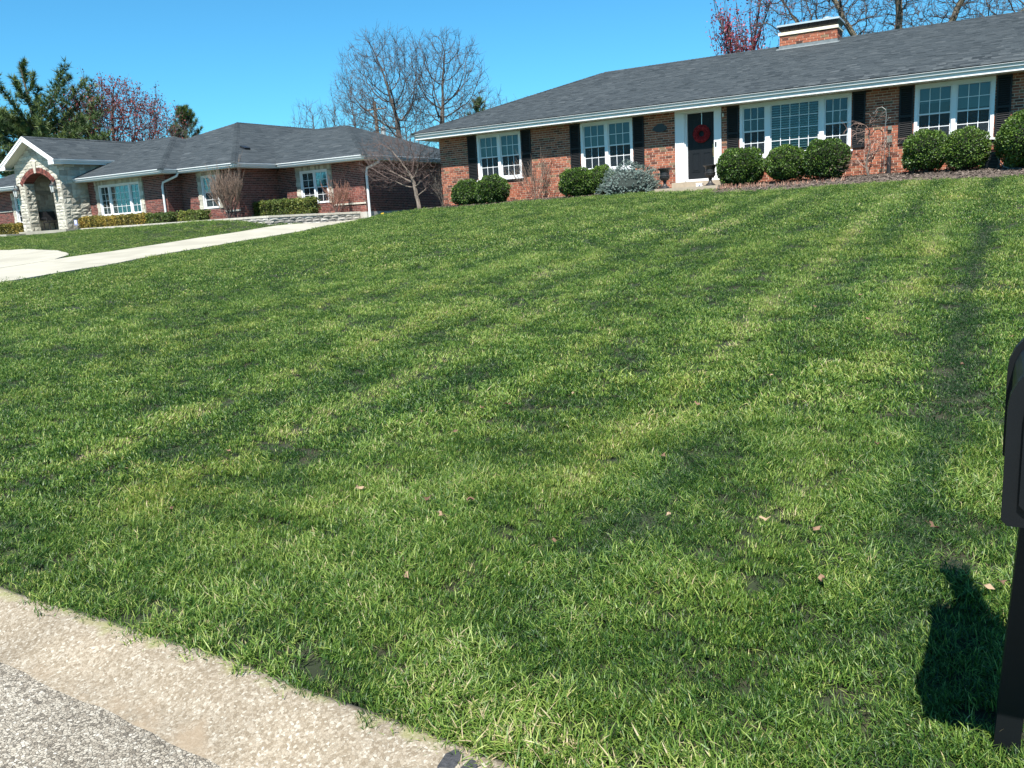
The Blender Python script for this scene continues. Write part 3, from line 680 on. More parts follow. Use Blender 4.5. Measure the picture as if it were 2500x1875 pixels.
b = MB(); b.box(cx0-.03, cx1+.03, cy0-.03, cy0+.0005, 6.60, 6.80); b.box(cx1+.012, cx1+.03, cy0, cy1, 6.6, 6.78); b.box(cx0-.03, cx0-.012, cy0, cy1, 6.6, 6.78)
b.obox((cx0-.10, cy0-.17, 6.652), (cx1-cx0+.20, 0, 0), (0, .15, .057), (0, 0, .012)); b.build('flashing', M_flash, ch)
b = MB(); b.box(cx0-.045, cx1+.045, cy0-.05, cy1+.05, 7.145, 7.24); b.build('chimney_crown', mat('crown_cream', (.70, .64, .50), .9, var=.12, nscale=8), ch)
b = MB(); z0_, z1_ = 7.24, 7.415; a = .04; c = .10
vs = [(cx0+a, cy0+.02, z0_), (cx1-a, cy0+.02, z0_), (cx1-a, cy1-.02, z0_), (cx0+a, cy1-.02, z0_), (cx0-.07, cy0-c, z1_), (cx1+.07, cy0-c, z1_), (cx1+.07, cy1+c, z1_), (cx0-.07, cy1+c, z1_)]
b.add(vs, [(0, 1, 5, 4), (1, 2, 6, 5), (2, 3, 7, 6), (3, 0, 4, 7), (3, 2, 1, 0), (4, 5, 6, 7)])
for q in range(1, 6):
    u = q/6; xa = cx0+a+(cx1-cx0-2*a)*u; xb_ = cx0-.07+(cx1-cx0+.14)*u
    b.obox((xa-.008, cy0+.012, z0_), (.016, 0, 0), (xb_-xa, -.12, .17), (0, -.012, 0), .5)
b.build('chimney_hood', M_black, ch)
b = MB(); b.box(cx0-.09, cx1+.09, cy0-.12, cy1+.12, 7.417, 7.475); b.build('hood_cap', M_metalw, ch)
b = MB(); b.lathe((-5.58, 32.3, 7.475), [(.09, 0), (.09, .14), (.14, .145), (.14, .17), (.03, .20)], 14); b.build('flue_cap', M_metalw, ch, smooth=False)
# utility bits on the wall
b = MB(); b.box(-3.0, -2.86, YH-.09, YH-.013, 3.03, 3.22); b.box(-2.98, -2.88, YH-.07, YH-.013, 3.38, 3.48); b.tube([(-2.93, YH-.03, 2.3), (-2.93, YH-.03, 3.03)], .014, 6); b.build('meter_box', mat('meter_grey', (.12, .14, .12), .6), house)

# ================================================================== THE NEIGHBOURING HOUSE
nb = empty('brick_house', (-32, 27, 2.1), 'neighbouring brick house with a pale stone gabled entry and several hipped grey roofs', 'house')
NS, NE, NO = 4.24, 4.41, .75          # soffit, gutter lip, overhang
XA0, XA, YA = -47.5, -32.40, 25.75
XB, YB, XC, YC = -28.80, 26.60, -23.78, 29.0
PX0, PX1, PY = -41.45, -37.95, 24.43   # portico
WA = (-37.14, -34.16, 2.64, 4.05); WB = (-31.05, -30.0, 2.64, 4.07); WC = (-27.40, -25.78, 2.60, 4.04); WL = (-44.10, -43.1, 2.6, 3.95)
def surround(wo, Y, lab=None):
    """limestone quoins round a window opening: jamb blocks and a soldier course"""
    x0, x1, z0, z1 = wo; o = MB(); o.box(x0-.26, x1+.26, Y-.022, Y-.002, z0-.02, z1+.19); 
    e = None
    par = bpy.data.objects.new('window_surround', None); COL.objects.link(par); par.parent = nb; par.location = Vector(((x0+x1)/2, Y, z0))-wloc(nb)
    bk = MB(); bk.box(x0-.255, x0-.001, Y-.012, Y+.02, z0-.02, z1+.185); bk.box(x1+.001, x1+.255, Y-.012, Y+.02, z0-.02, z1+.185); bk.box(x0-.001, x1+.001, Y-.012, Y+.02, z1+.001, z1+.185)
    bk.build('stone_bed', M_stonemortar, par)
    z = z0-.02; r = 0
    while z < z1-.02:
        h = min(.20, z1-z); wd = .25 if r % 2 == 0 else .20
        for sx, xx in ((-1, x0), (1, x1)):
            bb = MB(); a, c = (xx-wd, xx-.004) if sx < 0 else (xx+.004, xx+wd); bb.box(a, c, Y-.045-random.uniform(0, .012), Y-.012, z+.005, z+h-.005); bb.build('stone', M_stone, par)
        z += h; r += 1
    x = x0-.25
    while x < x1+.24:
        wd = random.uniform(.10, .15); bb = MB(); bb.box(x+.004, min(x+wd, x1+.25)-.004, Y-.045-random.uniform(0, .012), Y-.012, z1+.006, z1+.18); bb.build('stone', M_stone, par); x += wd
kwN = dict(pitch=.225, course=.075)
def op(w_, m_=.26): return (w_[0]-.02, w_[1]+.02, w_[2]-.02, w_[3]+.02)
brickwall('front_wall', XA0, XA, 1.5, NS, YA, [op(WA), op(WL), (PX0, PX1, 0, 9)], nb, M_brickN, M_mortarN, **kwN)
brickwall('front_wall', XA-.2, XB, 1.5, NS, YB, [op(WB)], nb, M_brickN, M_mortarN, **kwN)
brickwall('front_wall', XB-.2, XC, 1.9, NS, YC, [op(WC)], nb, M_brickN, M_mortarN, **kwN)
brickwall('side_wall', YA+.2, YB, 1.5, NS, XA, [], nb, M_brickN, M_mortarN, axis='y', sign=1, ext=.2, **kwN)
brickwall('side_wall', YB+.2, YC, 1.5, NS, XB, [], nb, M_brickN, M_mortarN, axis='y', sign=1, ext=.2, **kwN)
brickwall('side_wall', YC+.2, 37.2, 2.1, NS, XC, [], nb, M_brickN, M_mortarN, axis='y', sign=1, ext=.2, **kwN)
brickwall('side_wall', YA+.2, 34, 1.5, NS, XA0, [], nb, M_brickN, M_mortarN, axis='y', sign=-1, **kwN)
b = MB(); b.box(XC-.2, XC+.022, YC+.0, 37.2, 1.2, 2.098); b.box(XC-2, XC+.02, YC-.02, YC-.002, 1.2, 2.1); b.build('foundation', M_found, nb)
b = MB(); b.box(XA0, XC-.2, 37.2, 37.4, 1.5, NS); b.build('rear_wall', M_mortarN, nb)
# belt course of cast stone under the windows
b = MB(); b.box(XC-2.0+.26, XC+.03, YC-.045, YC-.012, 2.44, 2.51); b.box(XB+.03, WC[0]-.3, YC-.045, YC-.012, 2.44, 2.51); b.box(XA0, WL[0]-.3, YA-.045, YA-.012, 3.22, 3.28); b.box(WB[1]+.3, XB+.03, YB-.045, YB-.012, 2.44, 2.51); b.build('belt_course', M_cap, nb)
for wo, Y in ((WA, YA), (WB, YB), (WC, YC), (WL, YA)): surround(wo, Y)
x0, x1, z0, z1 = WA
window(nb, x0, x1, z0, z1, YA, [(x0+.07, x0+.70, 'single', 2, 4), (x0+.80, x1-.80, 'single', 4, 4), (x1-.70, x1-.07, 'single', 2, 4)], casing=.07, sill=False,
       blinds=[(x0+.8, x1-.8, 2.72, 3.1, .05, 1.0), (x0+.1, x0+.68, 2.72, 2.95, .05, 1.0)], curtain=[(x0+.8, x1-.8, 2.9, 3.98)])
x0, x1, z0, z1 = WB; window(nb, x0, x1, z0, z1, YB, [(x0+.07, x1-.07, 'dh', 2, 2)], casing=.07, sill=False, blinds=[(x0+.07, x1-.07, 2.7, 3.2, .05, 1.0)])
x0, x1, z0, z1 = WC; mid = (x0+x1)/2; window(nb, x0, x1, z0, z1, YC, [(x0+.07, mid-.04, 'dh', 2, 2), (mid+.04, x1-.07, 'dh', 2, 2)], casing=.07, sill=False, blinds=[(x0+.07, mid-.05, 3.4, 3.95, .05, 1.0), (mid+.05, x1-.07, 3.4, 3.95, .05, 1.0)])
x0, x1, z0, z1 = WL; window(nb, x0, x1, z0, z1, YA, [(x0+.07, x1-.07, 'dh', 2, 2)], casing=.07, sill=False)
def hiproof(X0, X1, Y0, Y1, z, s, faces, notch=None, tabs=(.25, .5), e=.15):
    dx, dy = (X1-X0)/2, (Y1-Y0)/2; d = min(dx, dy); L = math.hypot(d, d*s); c, q = d/L, d*s/L
    if 'f' in faces:
        if notch:
            u1, u2, wm = notch[0]-X0, notch[1]-X0, notch[2]/c
            P_ = [[(0, 0), (u1, 0), (u1, L), (d, L)] if u1 > d else [(0, 0), (u1, 0), (u1, u1*L/d)], [(u1, wm), (u2, wm), (u2, L), (u1, L)], [(u2, 0), (X1-X0, 0), (X1-X0-d, L), (u2, L)]]
            for p_ in P_: roofplane((X0, Y0, z), (1, 0, 0), (0, c, q), p_, nb, e=e, tabs=tabs)
        else: roofplane((X0, Y0, z), (1, 0, 0), (0, c, q), [(0, 0), (X1-X0, 0), (X1-X0-d, L), (d, L)], nb, e=e, tabs=tabs)
    if 'r' in faces: roofplane((X1, Y0, z), (0, 1, 0), (-c, 0, q), [(0, 0), (Y1-Y0, 0), (Y1-Y0-d, L), (d, L)], nb, e=e, tabs=tabs)
    if 'b' in faces: roofplane((X1, Y1, z), (-1, 0, 0), (0, -c, q), [(0, 0), (X1-X0, 0), (X1-X0-d, L), (d, L)], nb, plain=True)
    if 'l' in faces: roofplane((X0, Y1, z), (0, -1, 0), (c, 0, q), [(0, 0), (Y1-Y0, 0), (Y1-Y0-d, L), (d, L)], nb, plain=True)
    zt2 = z+d*s
    if dx > dy: A, B = (X0+d, Y0+d, zt2), (X1-d, Y0+d, zt2)
    else: A, B = (X0+d, Y0+d, zt2), (X0+d, Y1-d, zt2)
    ridgecaps(A, B, nb, wdt=.16, step=.2, drop=s)
    ridgecaps((X1, Y0, z), (B if dx > dy else A), nb, wdt=.14, step=.2, drop=s, diag=True)
hiproof(XA0-NO, XA+NO, YA-NO, YA-NO+10.4, NE, .4, 'frbl', notch=(PX0, PX1+.01, 2.2))
hiproof(-41.7, XB+NO, YB-NO, 46, NE, .4, 'frbl')
hiproof(-36.0, XC+NO, YC-NO, 37.4+NO-.3, NE-.004, .4, 'frbl')
b = MB(); b.obox((-30.30, 28.35, 5.30), (.30, 0, -.12), (0, .34, 0), (.04, 0, .10)); b.build('roof_vent', M_black, nb)
def eave(x0, x1, yy, side=None):
    b = MB(); b.box(x0, x1, yy+.10, yy+.12, NS-.01, NE-.02); return b.build('fascia', M_vinyl, nb)
ya, yb_, yc = YA-NO, YB-NO, YC-NO; xa, xb_, xc = XA+NO, XB+NO, XC+NO
eave(XA0-NO+.1, PX0-.02, ya); eave(PX1-.02, xa-.1, ya); eave(xa-.1, xb_-.1, yb_); eave(xb_-.1, xc-.1, yc)
b = MB(); b.box(xa-.12, xa-.10, ya+.12, yb_+.1, NS-.01, NE-.02); b.box(xb_-.12, xb_-.10, yb_+.12, yc+.1, NS-.01, NE-.02); b.box(xc-.12, xc-.10, yc+.12, 37.8, NS-.01, NE-.02); b.build('fascia', M_vinyl, nb)
for q_ in ((-37.9, xa-.12, ya+.12, YA, NS, NS+.02), (XA0-NO+.1, PX0-.02, ya+.12, YA, NS, NS+.02), (xa-.12, xb_-.12, yb_+.12, YB, NS, NS+.02), (xb_-.12, xc-.12, yc+.12, YC, NS, NS+.02), (XA+.0, xa-.12, YA, yb_+.12, NS+.002, NS+.02), (XB, xb_-.12, YB, yc+.12, NS+.002, NS+.02), (XC, xc-.12, YC, 37.5, NS+.002, NS+.02)):
    b = MB(); b.box(*q_); b.build('soffit', M_cream, nb)
gutter([(-38.05, ya, NE), (xa, ya, NE), (xa, yb_, NE)], nb); gutter([(xa+.002, yb_, NE), (xb_, yb_, NE), (xb_, yc, NE)], nb); gutter([(xb_+.002, yc, NE), (xc, yc, NE), (xc, 37.8, NE)], nb); gutter([(XA0-NO, ya, NE), (PX0-.1, ya, NE)], nb)
downspout([(xc-.10, 29.35, 4.30), (xc-.12, 29.33, 4.14), (XC+.10, 29.15, 3.92), (XC+.07, 29.12, 3.7), (XC+.07, 29.12, 1.9), (XC+.12, 28.9, 1.80)], nb, .055)
downspout([(xa-.10, 26.0, 4.30), (xa-.12, 25.9, 4.12), (XA-.02, 25.66, 3.88), (XA-.10, 25.66, 3.7), (XA-.10, 25.66, 2.2)], nb, .05)
downspout([(-37.72, 29.0, 5.15), (-37.72, 29.0, 4.95), (-37.55, 28.9, 4.9)], nb, .05)
# ---- stone entry
EZ, GS, GO, GF = 5.28, .544, .30, .42    # eave z, slope, side overhang, front overhang
gx0, gx1 = PX0-GO-.05, PX1+GO+.35
gx0, gx1 = -41.88, -37.56; gm = (gx0+gx1)/2; grise = (gx1-gx0)/2*GS; gy = PY-GF
AX0, AX1, AZ = -40.82, -38.62, 4.40; ARISE = .42; AR = ((1.1**2)+ARISE**2)/(2*ARISE); ACZ = AZ+ARISE-AR; AM = (AX0+AX1)/2
def archz(x): return ACZ+math.sqrt(max(AR*AR-(x-AM)**2, 0))
def gz(x): return EZ-.10+ (grise-(abs(x-gm))*GS)
entry = bpy.data.objects.new('stone_entry', None); COL.objects.link(entry); entry.parent = nb; entry.location = Vector((AM, PY, 2.1))-wloc(nb)
# backing wall with the arch cut out
b = MB(); n = 16
for (a, c) in ((PX0+.001, AX0-.001), (AX1+.001, PX1-.001)):
    b.add([(a, PY, 1.6), (c, PY, 1.6), (c, PY, gz(c)), (a, PY, gz(a)), (a, PY+.45, 1.6), (c, PY+.45, 1.6), (c, PY+.45, gz(c)), (a, PY+.45, gz(a))], [(0, 1, 2, 3), (4, 7, 6, 5), (0, 3, 7, 4), (1, 5, 6, 2), (3, 2, 6, 7)])
for i in range(n):
    a, c = AX0+(AX1-AX0)*i/n, AX0+(AX1-AX0)*(i+1)/n
    ta, tc = gz(a), gz(c)
    b.add([(a, PY, archz(a)), (c, PY, archz(c)), (c, PY, tc), (a, PY, ta), (a, PY+.45, archz(a)), (c, PY+.45, archz(c)), (c, PY+.45, tc), (a, PY+.45, ta)], [(0, 1, 2, 3), (4, 7, 6, 5), (0, 4, 5, 1), (3, 2, 6, 7)])
b.box(PX1-.4, PX1-.001, PY+.45, YA+.3, 1.6, 5.2); b.box(PX0+.001, PX0+.35, PY+.45, YA+.3, 1.6, 5.2); b.box(PX0+.35, PX1-.4, PY+2.1, PY+2.3, 1.6, 5.2); b.box(PX0+.35, PX1-.4, PY+.45, PY+2.1, 4.95, 5.1)
# soffit of the gable and house wall above main eave on the right side
b.build('stone_bed', M_stonemortar, entry)
def ashlar(plane, a0, a1, zf0, zf1, pos, sgn, skip=None, hs=(.11, .15, .19, .15), rough=.03, clip=None):
    """random coursed ashlar, each block an object"""
    z = zf0; r = 0
    while z < zf1-.03:
        h = min(random.choice(hs), zf1-z); a = a0-random.uniform(0, .2)
        while a < a1-.02:
            L = random.uniform(.22, .62); p, q = max(a, a0), min(a+L, a1); a += L
            if q-p < .06: continue
            m_ = (p+q)/2; zz1 = z+h-.006
            if skip and skip(m_, z+h/2, p, q): continue
            if clip:
                cm = min(clip(p), clip(q))
                if z+.03 > cm: continue
                zz1 = min(zz1, cm)
            d = .018+random.uniform(0, rough); bl = MB(); i_ = .008
            def P(aa, dd, zz): return (aa, pos+sgn*dd, zz) if plane == 'x' else (pos+sgn*dd, aa, zz)
            p2, q2 = p+.005, q-.005; c_ = random.uniform(.3, .7)
            vs = [P(p2, .0, z), P(q2, .0, z), P(q2, .0, zz1), P(p2, .0, zz1), P(p2, d*.55, z), P(q2, d*.5, z), P(q2, d*.6, zz1), P(p2, d*.5, zz1), P(p2+(q2-p2)*c_, d+.008, (z+zz1)/2)]
            fs = [(4, 5, 8), (5, 6, 8), (6, 7, 8), (7, 4, 8), (0, 1, 5, 4), (1, 2, 6, 5), (2, 3, 7, 6), (3, 0, 4, 7)]
            bl.add(vs, fs); bl.build('stone', M_stone, entry)
        z += h; r += 1
BT = .22
def skipf(m_, z, p, q):
    lo, hi = AX0, AX1
    if z < AZ: return False
    return (m_-AM)**2+(z-ACZ)**2 < (AR+BT+.02)**2 and abs(m_-AM) < 1.5 and z > AZ-.1
ashlar('x', PX0, AX0, 2.12, AZ, PY, -1); ashlar('x', AX1, PX1, 2.12, AZ, PY, -1)
ashlar('x', PX0, PX1, AZ, EZ+grise-.2, PY, -1, skip=skipf, clip=gz, hs=(.13, .17))
ashlar('y', PY+.0, YA+.02, 2.12, 5.1, PX1, 1, hs=(.14, .2, .25), rough=.045)
ashlar('y', PY+.0, PY+.45, 2.12, AZ-.02, AX0, 1, hs=(.14, .2), rough=.03)
ashlar('x', AX0-.3, AX1+.2, 2.12, 4.9, PY+2.098, -1, hs=(.2, .26), rough=.02)
ashlar('y', PY+.455, PY+2.09, 2.12, 4.9, PX0+.351, 1, hs=(.2, .26), rough=.015)
# brick arch: soldier ring + inner rowlock ring, keystone
b = MB(); n = 46; tmax = math.asin(1.1/AR)+.12
for (r0, r1, nn, dd) in ((AR+.075, AR+BT, n, .05), (AR, AR+.062, 14, .045)):
    for i in range(nn):
        t0 = -tmax+2*tmax*i/nn+.006/AR; t1 = -tmax+2*tmax*(i+1)/nn-.006/AR
        if abs((t0+t1)/2) < .045: continue
        vs = []
        for yy in (PY-dd, PY+.02):
            for (t_, r_) in ((t0, r0), (t1, r0), (t1, r1), (t0, r1)): vs.append((AM+r_*math.sin(t_), yy, ACZ+r_*math.cos(t_)))
        b.add(vs, [(0, 1, 2, 3), (4, 7, 6, 5), (0, 4, 5, 1), (1, 5, 6, 2), (2, 6, 7, 3), (3, 7, 4, 0)], hexa())
for i in range(16):
    t0 = -tmax+.12+2*(tmax-.12)*i/16; t1 = t0+2*(tmax-.12)/16-.004
    vs = [(AM+(AR-.002+k_)*math.sin(t_), yy, ACZ+(AR-.002+k_)*math.cos(t_)) for k_ in (0, -.02) for yy in (PY-.04, PY+.45) for t_ in (t0, t1)]
    b.add(vs, [(4, 5, 7, 6), (0, 1, 5, 4), (2, 6, 7, 3)], hexa())
b.build('brick_arch', M_brickN, entry, kind='stuff')
b = MB(); b.add([(AM-.07, PY-.075, ACZ+AR-.02), (AM+.07, PY-.075, ACZ+AR-.02), (AM+.13, PY-.075, ACZ+AR+.50), (AM-.13, PY-.075, ACZ+AR+.50), (AM-.07, PY, ACZ+AR-.02), (AM+.07, PY, ACZ+AR-.02), (AM+.13, PY, ACZ+AR+.50), (AM-.13, PY, ACZ+AR+.50)],
   [(0, 1, 2, 3), (0, 4, 5, 1), (1, 5, 6, 2), (2, 6, 7, 3), (3, 7, 4, 0)]); b.build('keystone', M_cap, entry)
# gable roof
Lg = math.hypot((gx1-gx0)/2, grise); cg, sg = (gx1-gx0)/2/Lg, grise/Lg; yb2 = 31.5
roofplane((gx1, gy, EZ), (0, 1, 0), (-cg, 0, sg), [(0, 0), (yb2-gy, 0), (yb2-gy, Lg), (0, Lg)], nb, e=.15, tabs=(.25, .5))
roofplane((gx0, yb2, EZ), (0, -1, 0), (cg, 0, sg), [(0, 0), (yb2-gy, 0), (yb2-gy, Lg), (0, Lg)], nb, e=.15, tabs=(.25, .5))
ridgecaps((gm, gy, EZ+grise), (gm, 30.4, EZ+grise), nb, wdt=.14, step=.2, drop=.5)
b = MB()
for sx, gx in ((1, gx1), (-1, gx0)):
    n0 = np.array([gx, gy-.03, EZ-.008]); up_ = np.array([gm-gx, 0, grise])
    b.obox(n0, up_, (0, .03, 0), (0, 0, -.23)); b.obox(n0+np.array([0, -.02, 0]), up_, (0, .018, 0), (0, 0, -.09))
    # boxed return at the eave
    a, c = (gx1-.42, gx1-.02) if sx > 0 else (gx0+.02, gx0+.42)
    b.add([(a, gy-.027, EZ-.23), (c, gy-.027, EZ-.23), (c, gy-.027, EZ-.05), (a, gy-.027, EZ-.23+.40*GS*.6+.02), (a, gy, EZ-.23), (c, gy, EZ-.23), (c, gy, EZ-.05), (a, gy, EZ-.23+.26)], [(0, 1, 2, 3), (4, 7, 6, 5), (0, 4, 5, 1), (3, 7, 4, 0), (2, 6, 7, 3)])
b.build('gable_fascia', M_white, nb)
b = MB()
for gx in (gx1, gx0):
    n0 = np.array([gx+(gm-gx)*.06, gy, EZ-.19]); up_ = np.array([(gm-gx)*.94, 0, grise*.98]); b.obox(n0, up_, (0, GF, 0), (0, 0, .012))
b.box(gx1-.42, gx1-.02, gy, PY+.0, EZ-.232, EZ-.222); b.box(gx0+.01, gx0+.42, gy, PY, EZ-.232, EZ-.222)
b.box(PX1, gx1-.12, PY, 28.6, EZ-.20, EZ-.18); b.box(gx0+.12, PX0, PY, 28, EZ-.20, EZ-.18); b.build('gable_soffit', M_cream, nb)
b = MB(); b.box(gx1-.115, gx1-.095, gy+.01, 29.3, EZ-.21, EZ-.03); b.build('fascia', M_vinyl, nb)
b = MB(); b.box(PX1-.4, PX1, YA+.3, 30, 4.3, 5.1); b.build('entry_side_wall', M_stoneJ, nb)
gutter([(gx1, gy, EZ), (gx1, 29.3, EZ)], nb)
# lanterns on the piers
def lantern(x, z):
    b = MB(); b.tube([(x, PY-.05, z+.20), (x, PY-.16, z+.30), (x, PY-.22, z+.28), (x, PY-.22, z+.16)], .018, 6); b.lathe((x, PY-.22, z), [(.05, .13), (.13, .05), (.13, .035), (.02, .03)], 6); b.lathe((x, PY-.22, z), [(.07, -.30), (.075, -.27), (.03, -.27)], 6); b.box(x-.05, x+.05, PY-.075, PY-.04, z+.02, z+.26)
    for q in range(6): th = 2*math.pi*q/6; b.tube([(x+.115*math.cos(th), PY-.22+.115*math.sin(th), z+.03), (x+.075*math.cos(th), PY-.22+.075*math.sin(th), z-.27)], .008, 4)
    l = b.build('wall_lantern', M_iron, entry); g_ = MB(); g_.lathe((x, PY-.22, z), [(.068, -.265), (.105, .03)], 6); g_.build('lamp_glass', mat('lantern_glass', (.55, .57, .55), .1), entry)
lantern(-41.30, 4.05); lantern(-38.32, 4.10)
b = MB(); b.box(PX0-.15, PX1+.15, PY-.20, YA, 1.5, 2.12); b.build('entry_floor', M_conc, nb)
# front walk heading left from the entry, with a step block
b = MB(); b.box(-52, PX0+.4, PY-1.15, PY-.205, 1.55, 2.05); b.box(-44.6, -43.2, PY-1.75, PY-1.155, 1.5, 1.88); o = b.build('entry_walk', M_conc); o['kind'] = 'structure'

# ------------------------------------------------------------------ low retaining wall of the planting bed
def gp(p): return g1(*p)
rw = empty('retaining_wall', (-30, 24.9, 2.0), 'low block retaining wall with pale capstones along the neighbouring house', 'wall')
path = [(-37.75, 24.86), (-25.35, 24.86), (-23.92, 28.75)]
b = MB()
for (a, c) in zip(path[:-1], path[1:]):
    a3 = np.array([*a, 1.0]); d = np.array([c[0]-a[0], c[1]-a[1], 0]); nrm = np.array([-d[1], d[0], 0])/np.linalg.norm(d)
    b.obox(a3+nrm*.03, d, nrm*.25, (0, 0, 1.03))
b.build('wall_core', M_stonemortar, rw)
for (a, c) in zip(path[:-1], path[1:]):
    a = np.array(a); c = np.array(c); d = c-a; L = np.linalg.norm(d); d = d/L; nrm = np.array([d[1], -d[0]])
    s = 0
    while s < L-.05:
        w_ = min(random.uniform(.38, .5), L-s); p = a+d*(s+.004)+nrm*.03; bl = MB()
        bl.obox((p[0], p[1], 2.035), (d[0]*(w_-.008), d[1]*(w_-.008), 0), (-nrm[0]*.34, -nrm[1]*.34, 0), (0, 0, .085)); bl.build('capstone', M_cap, rw); s += w_
    z = 2.03; r = 0
    while z > 1.3:
        s = -.2*(r % 2)
        while s < L-.02:
            w_ = random.uniform(.30, .46); p0 = max(s, 0); p1 = min(s+w_, L); s += w_
            if p1-p0 < .07: continue
            mid = a+d*(p0+p1)/2
            if z < g1(mid[0]+nrm[0]*.2, mid[1]+nrm[1]*.2)-.02: continue
            p = a+d*(p0+.006)+nrm*(random.uniform(-.012, .012)); bl = MB(); ww = p1-p0-.012; bz = np.array([nrm[0], nrm[1], 0])*.025; dd = np.array([d[0], d[1], 0])
            P0 = np.array([p[0], p[1], z-.115]); vs = [P0, P0+dd*ww, P0+dd*ww+(0, 0, .108), P0+(0, 0, .108)]
            ce = P0+dd*ww*random.uniform(.3, .7)+np.array([0, 0, .054])+bz*random.uniform(.8, 1.3); bk = [v-np.array([nrm[0], nrm[1], 0])*.06 for v in vs]
            bl.add([tuple(v) for v in vs]+[tuple(ce)]+[tuple(v) for v in bk], [(0, 1, 4), (1, 2, 4), (2, 3, 4), (3, 0, 4), (3, 2, 7, 8), (0, 3, 8, 5), (2, 1, 6, 7)]); bl.build('block', M_block, rw)
        z -= .12; r += 1
b = MB(); b.add([(-37.8, 24.95, 2.05), (-25.45, 24.95, 2.05), (-24.15, 28.95, 2.06), (-37.8, 28.95, 2.06)], [(0, 1, 2, 3)]); o = b.build('planting_bed', M_mulch); o['kind'] = 'structure'
gridmesh('planting_bed', np.array([-50., -46, -42.0]), np.array([25.0, 25.4, 25.8]), lambda X, Y: X*0+2.0, M_mulch)

# ================================================================== THINGS ROUND THE HOUSES
# mulch beds
def bed(name, outline, zoff=.035, n=1):
    b = MB(); P = [(x, y, (z if z else g1(x, y)+zoff)) for x, y, z in outline]; k = len(P)
    cxm = sum(p[0] for p in P)/k; b.add(P+[(p[0], p[1], p[2]-.2) for p in P], [tuple(range(k))]+[((i+1) % k, i, k+i, k+(i+1) % k) for i in range(k)])
    return b.build(name, M_mulch)
def bedgrid(x0, x1, yfront, zback):
    xs_ = np.arange(x0, x1+.01, .3); V = []; F = []; m_ = 7
    for x in xs_:
        yf = yfront(x); zf = g1(x, yf)
        for j in range(m_):
            u = j/(m_-1); y = yf+(YH-.001-yf)*u; V.append((x, y, zf+.02+(zback(x)-zf-.02)*(u**.8)+random.uniform(-.012, .012)-(.08 if j == 0 else 0)))
    for i in range(len(xs_)-1):
        for j in range(m_-1): a = i*m_+j; F.append((a, a+m_, a+m_+1, a+1))
    me = bpy.data.meshes.new('mulch_bed'); me.from_pydata(V, [], F); me.materials.append(M_mulch); me.update()
    o = bpy.data.objects.new('mulch_bed', me); COL.objects.link(o); o['kind'] = 'structure'; return V
yfR = lambda x: 24.42+.45*math.exp(-((x+7.6)/.8)**2)+.05*math.sin(x*2); yfL = lambda x: 25.95+.25*math.sin((x+9.5)*.35)
VR = bedgrid(-7.45, 6.9, yfR, lambda x: 2.16); VL = bedgrid(-18.55, -9.45, yfL, lambda x: 2.05+.01*(x+18.5))
chips = []; ct = []
for i in range(15000):
    if rng.random() < .68: x = rng.uniform(-7.4, 5); yf = yfR(x); zb = 2.16
    else: x = rng.uniform(-18.5, -9.5); yf = yfL(x); zb = 2.05+.01*(x+18.5)
    u = rng.random(); y = yf+(YH-.05-yf)*u; zf = 1.88; chips.append((x, y, u, zb)); 
ca = np.array(chips); zf = G(ca[:, 0], np.array([yfR(x) if x > -8 else yfL(x) for x in ca[:, 0]])); z = zf+.02+(ca[:, 3]-zf-.02)*ca[:, 2]**.8+rng.uniform(0, .03, len(ca))
def quads(C, A, B): return np.stack([C-A-B, C+A-B, C+A+B, C-A+B], 1).reshape(-1, 3)
def rdir(n):
    v = rng.normal(size=(n, 3)); return v/np.linalg.norm(v, axis=1)[:, None]
Cc = np.stack([ca[:, 0], ca[:, 1], z], 1); n = len(Cc); A = rdir(n)*rng.uniform(.012, .045, (n, 1)); A[:, 2] *= .45; B = np.cross(A/np.linalg.norm(A, axis=1)[:, None], rdir(n)); B *= rng.uniform(.006, .016, (n, 1))
o = fastmesh('mulch_chips', quads(Cc, A, B), 4, rng.random(n), M_chip); o['kind'] = 'stuff'; tag(o, 'shredded dark brown mulch in the bed along the brick front', 'mulch')
# reddish dry perennials by the step
P = []; T = []
for (x0, x1, n_) in ((-7.4, -5.9, 170), (-5.7, -4.6, 80), (-4.6, -3.8, 40)):
    for i in range(n_):
        x = random.uniform(x0, x1); y = random.uniform(25.0, 25.7); zb = g1(x, 24.6)+.08
        P.append((x, y, zb)); 
b = MB()
for p in P:
    q = (p[0]+random.uniform(-.07, .07), p[1]+random.uniform(-.06, .06), p[2]+random.uniform(.05, .17)); b.tube([p, q], [.007, .004], 3, hexa(), cap=False)
o = b.build('dry_stems', mat('dry_stem', None, .9, ramp=[(0, (.20, .09, .06)), (.5, (.34, .17, .12)), (1, (.46, .30, .20))]), kind='stuff'); tag(o, 'short reddish dry perennial stubble in the mulch beside the front step', 'dry plants')

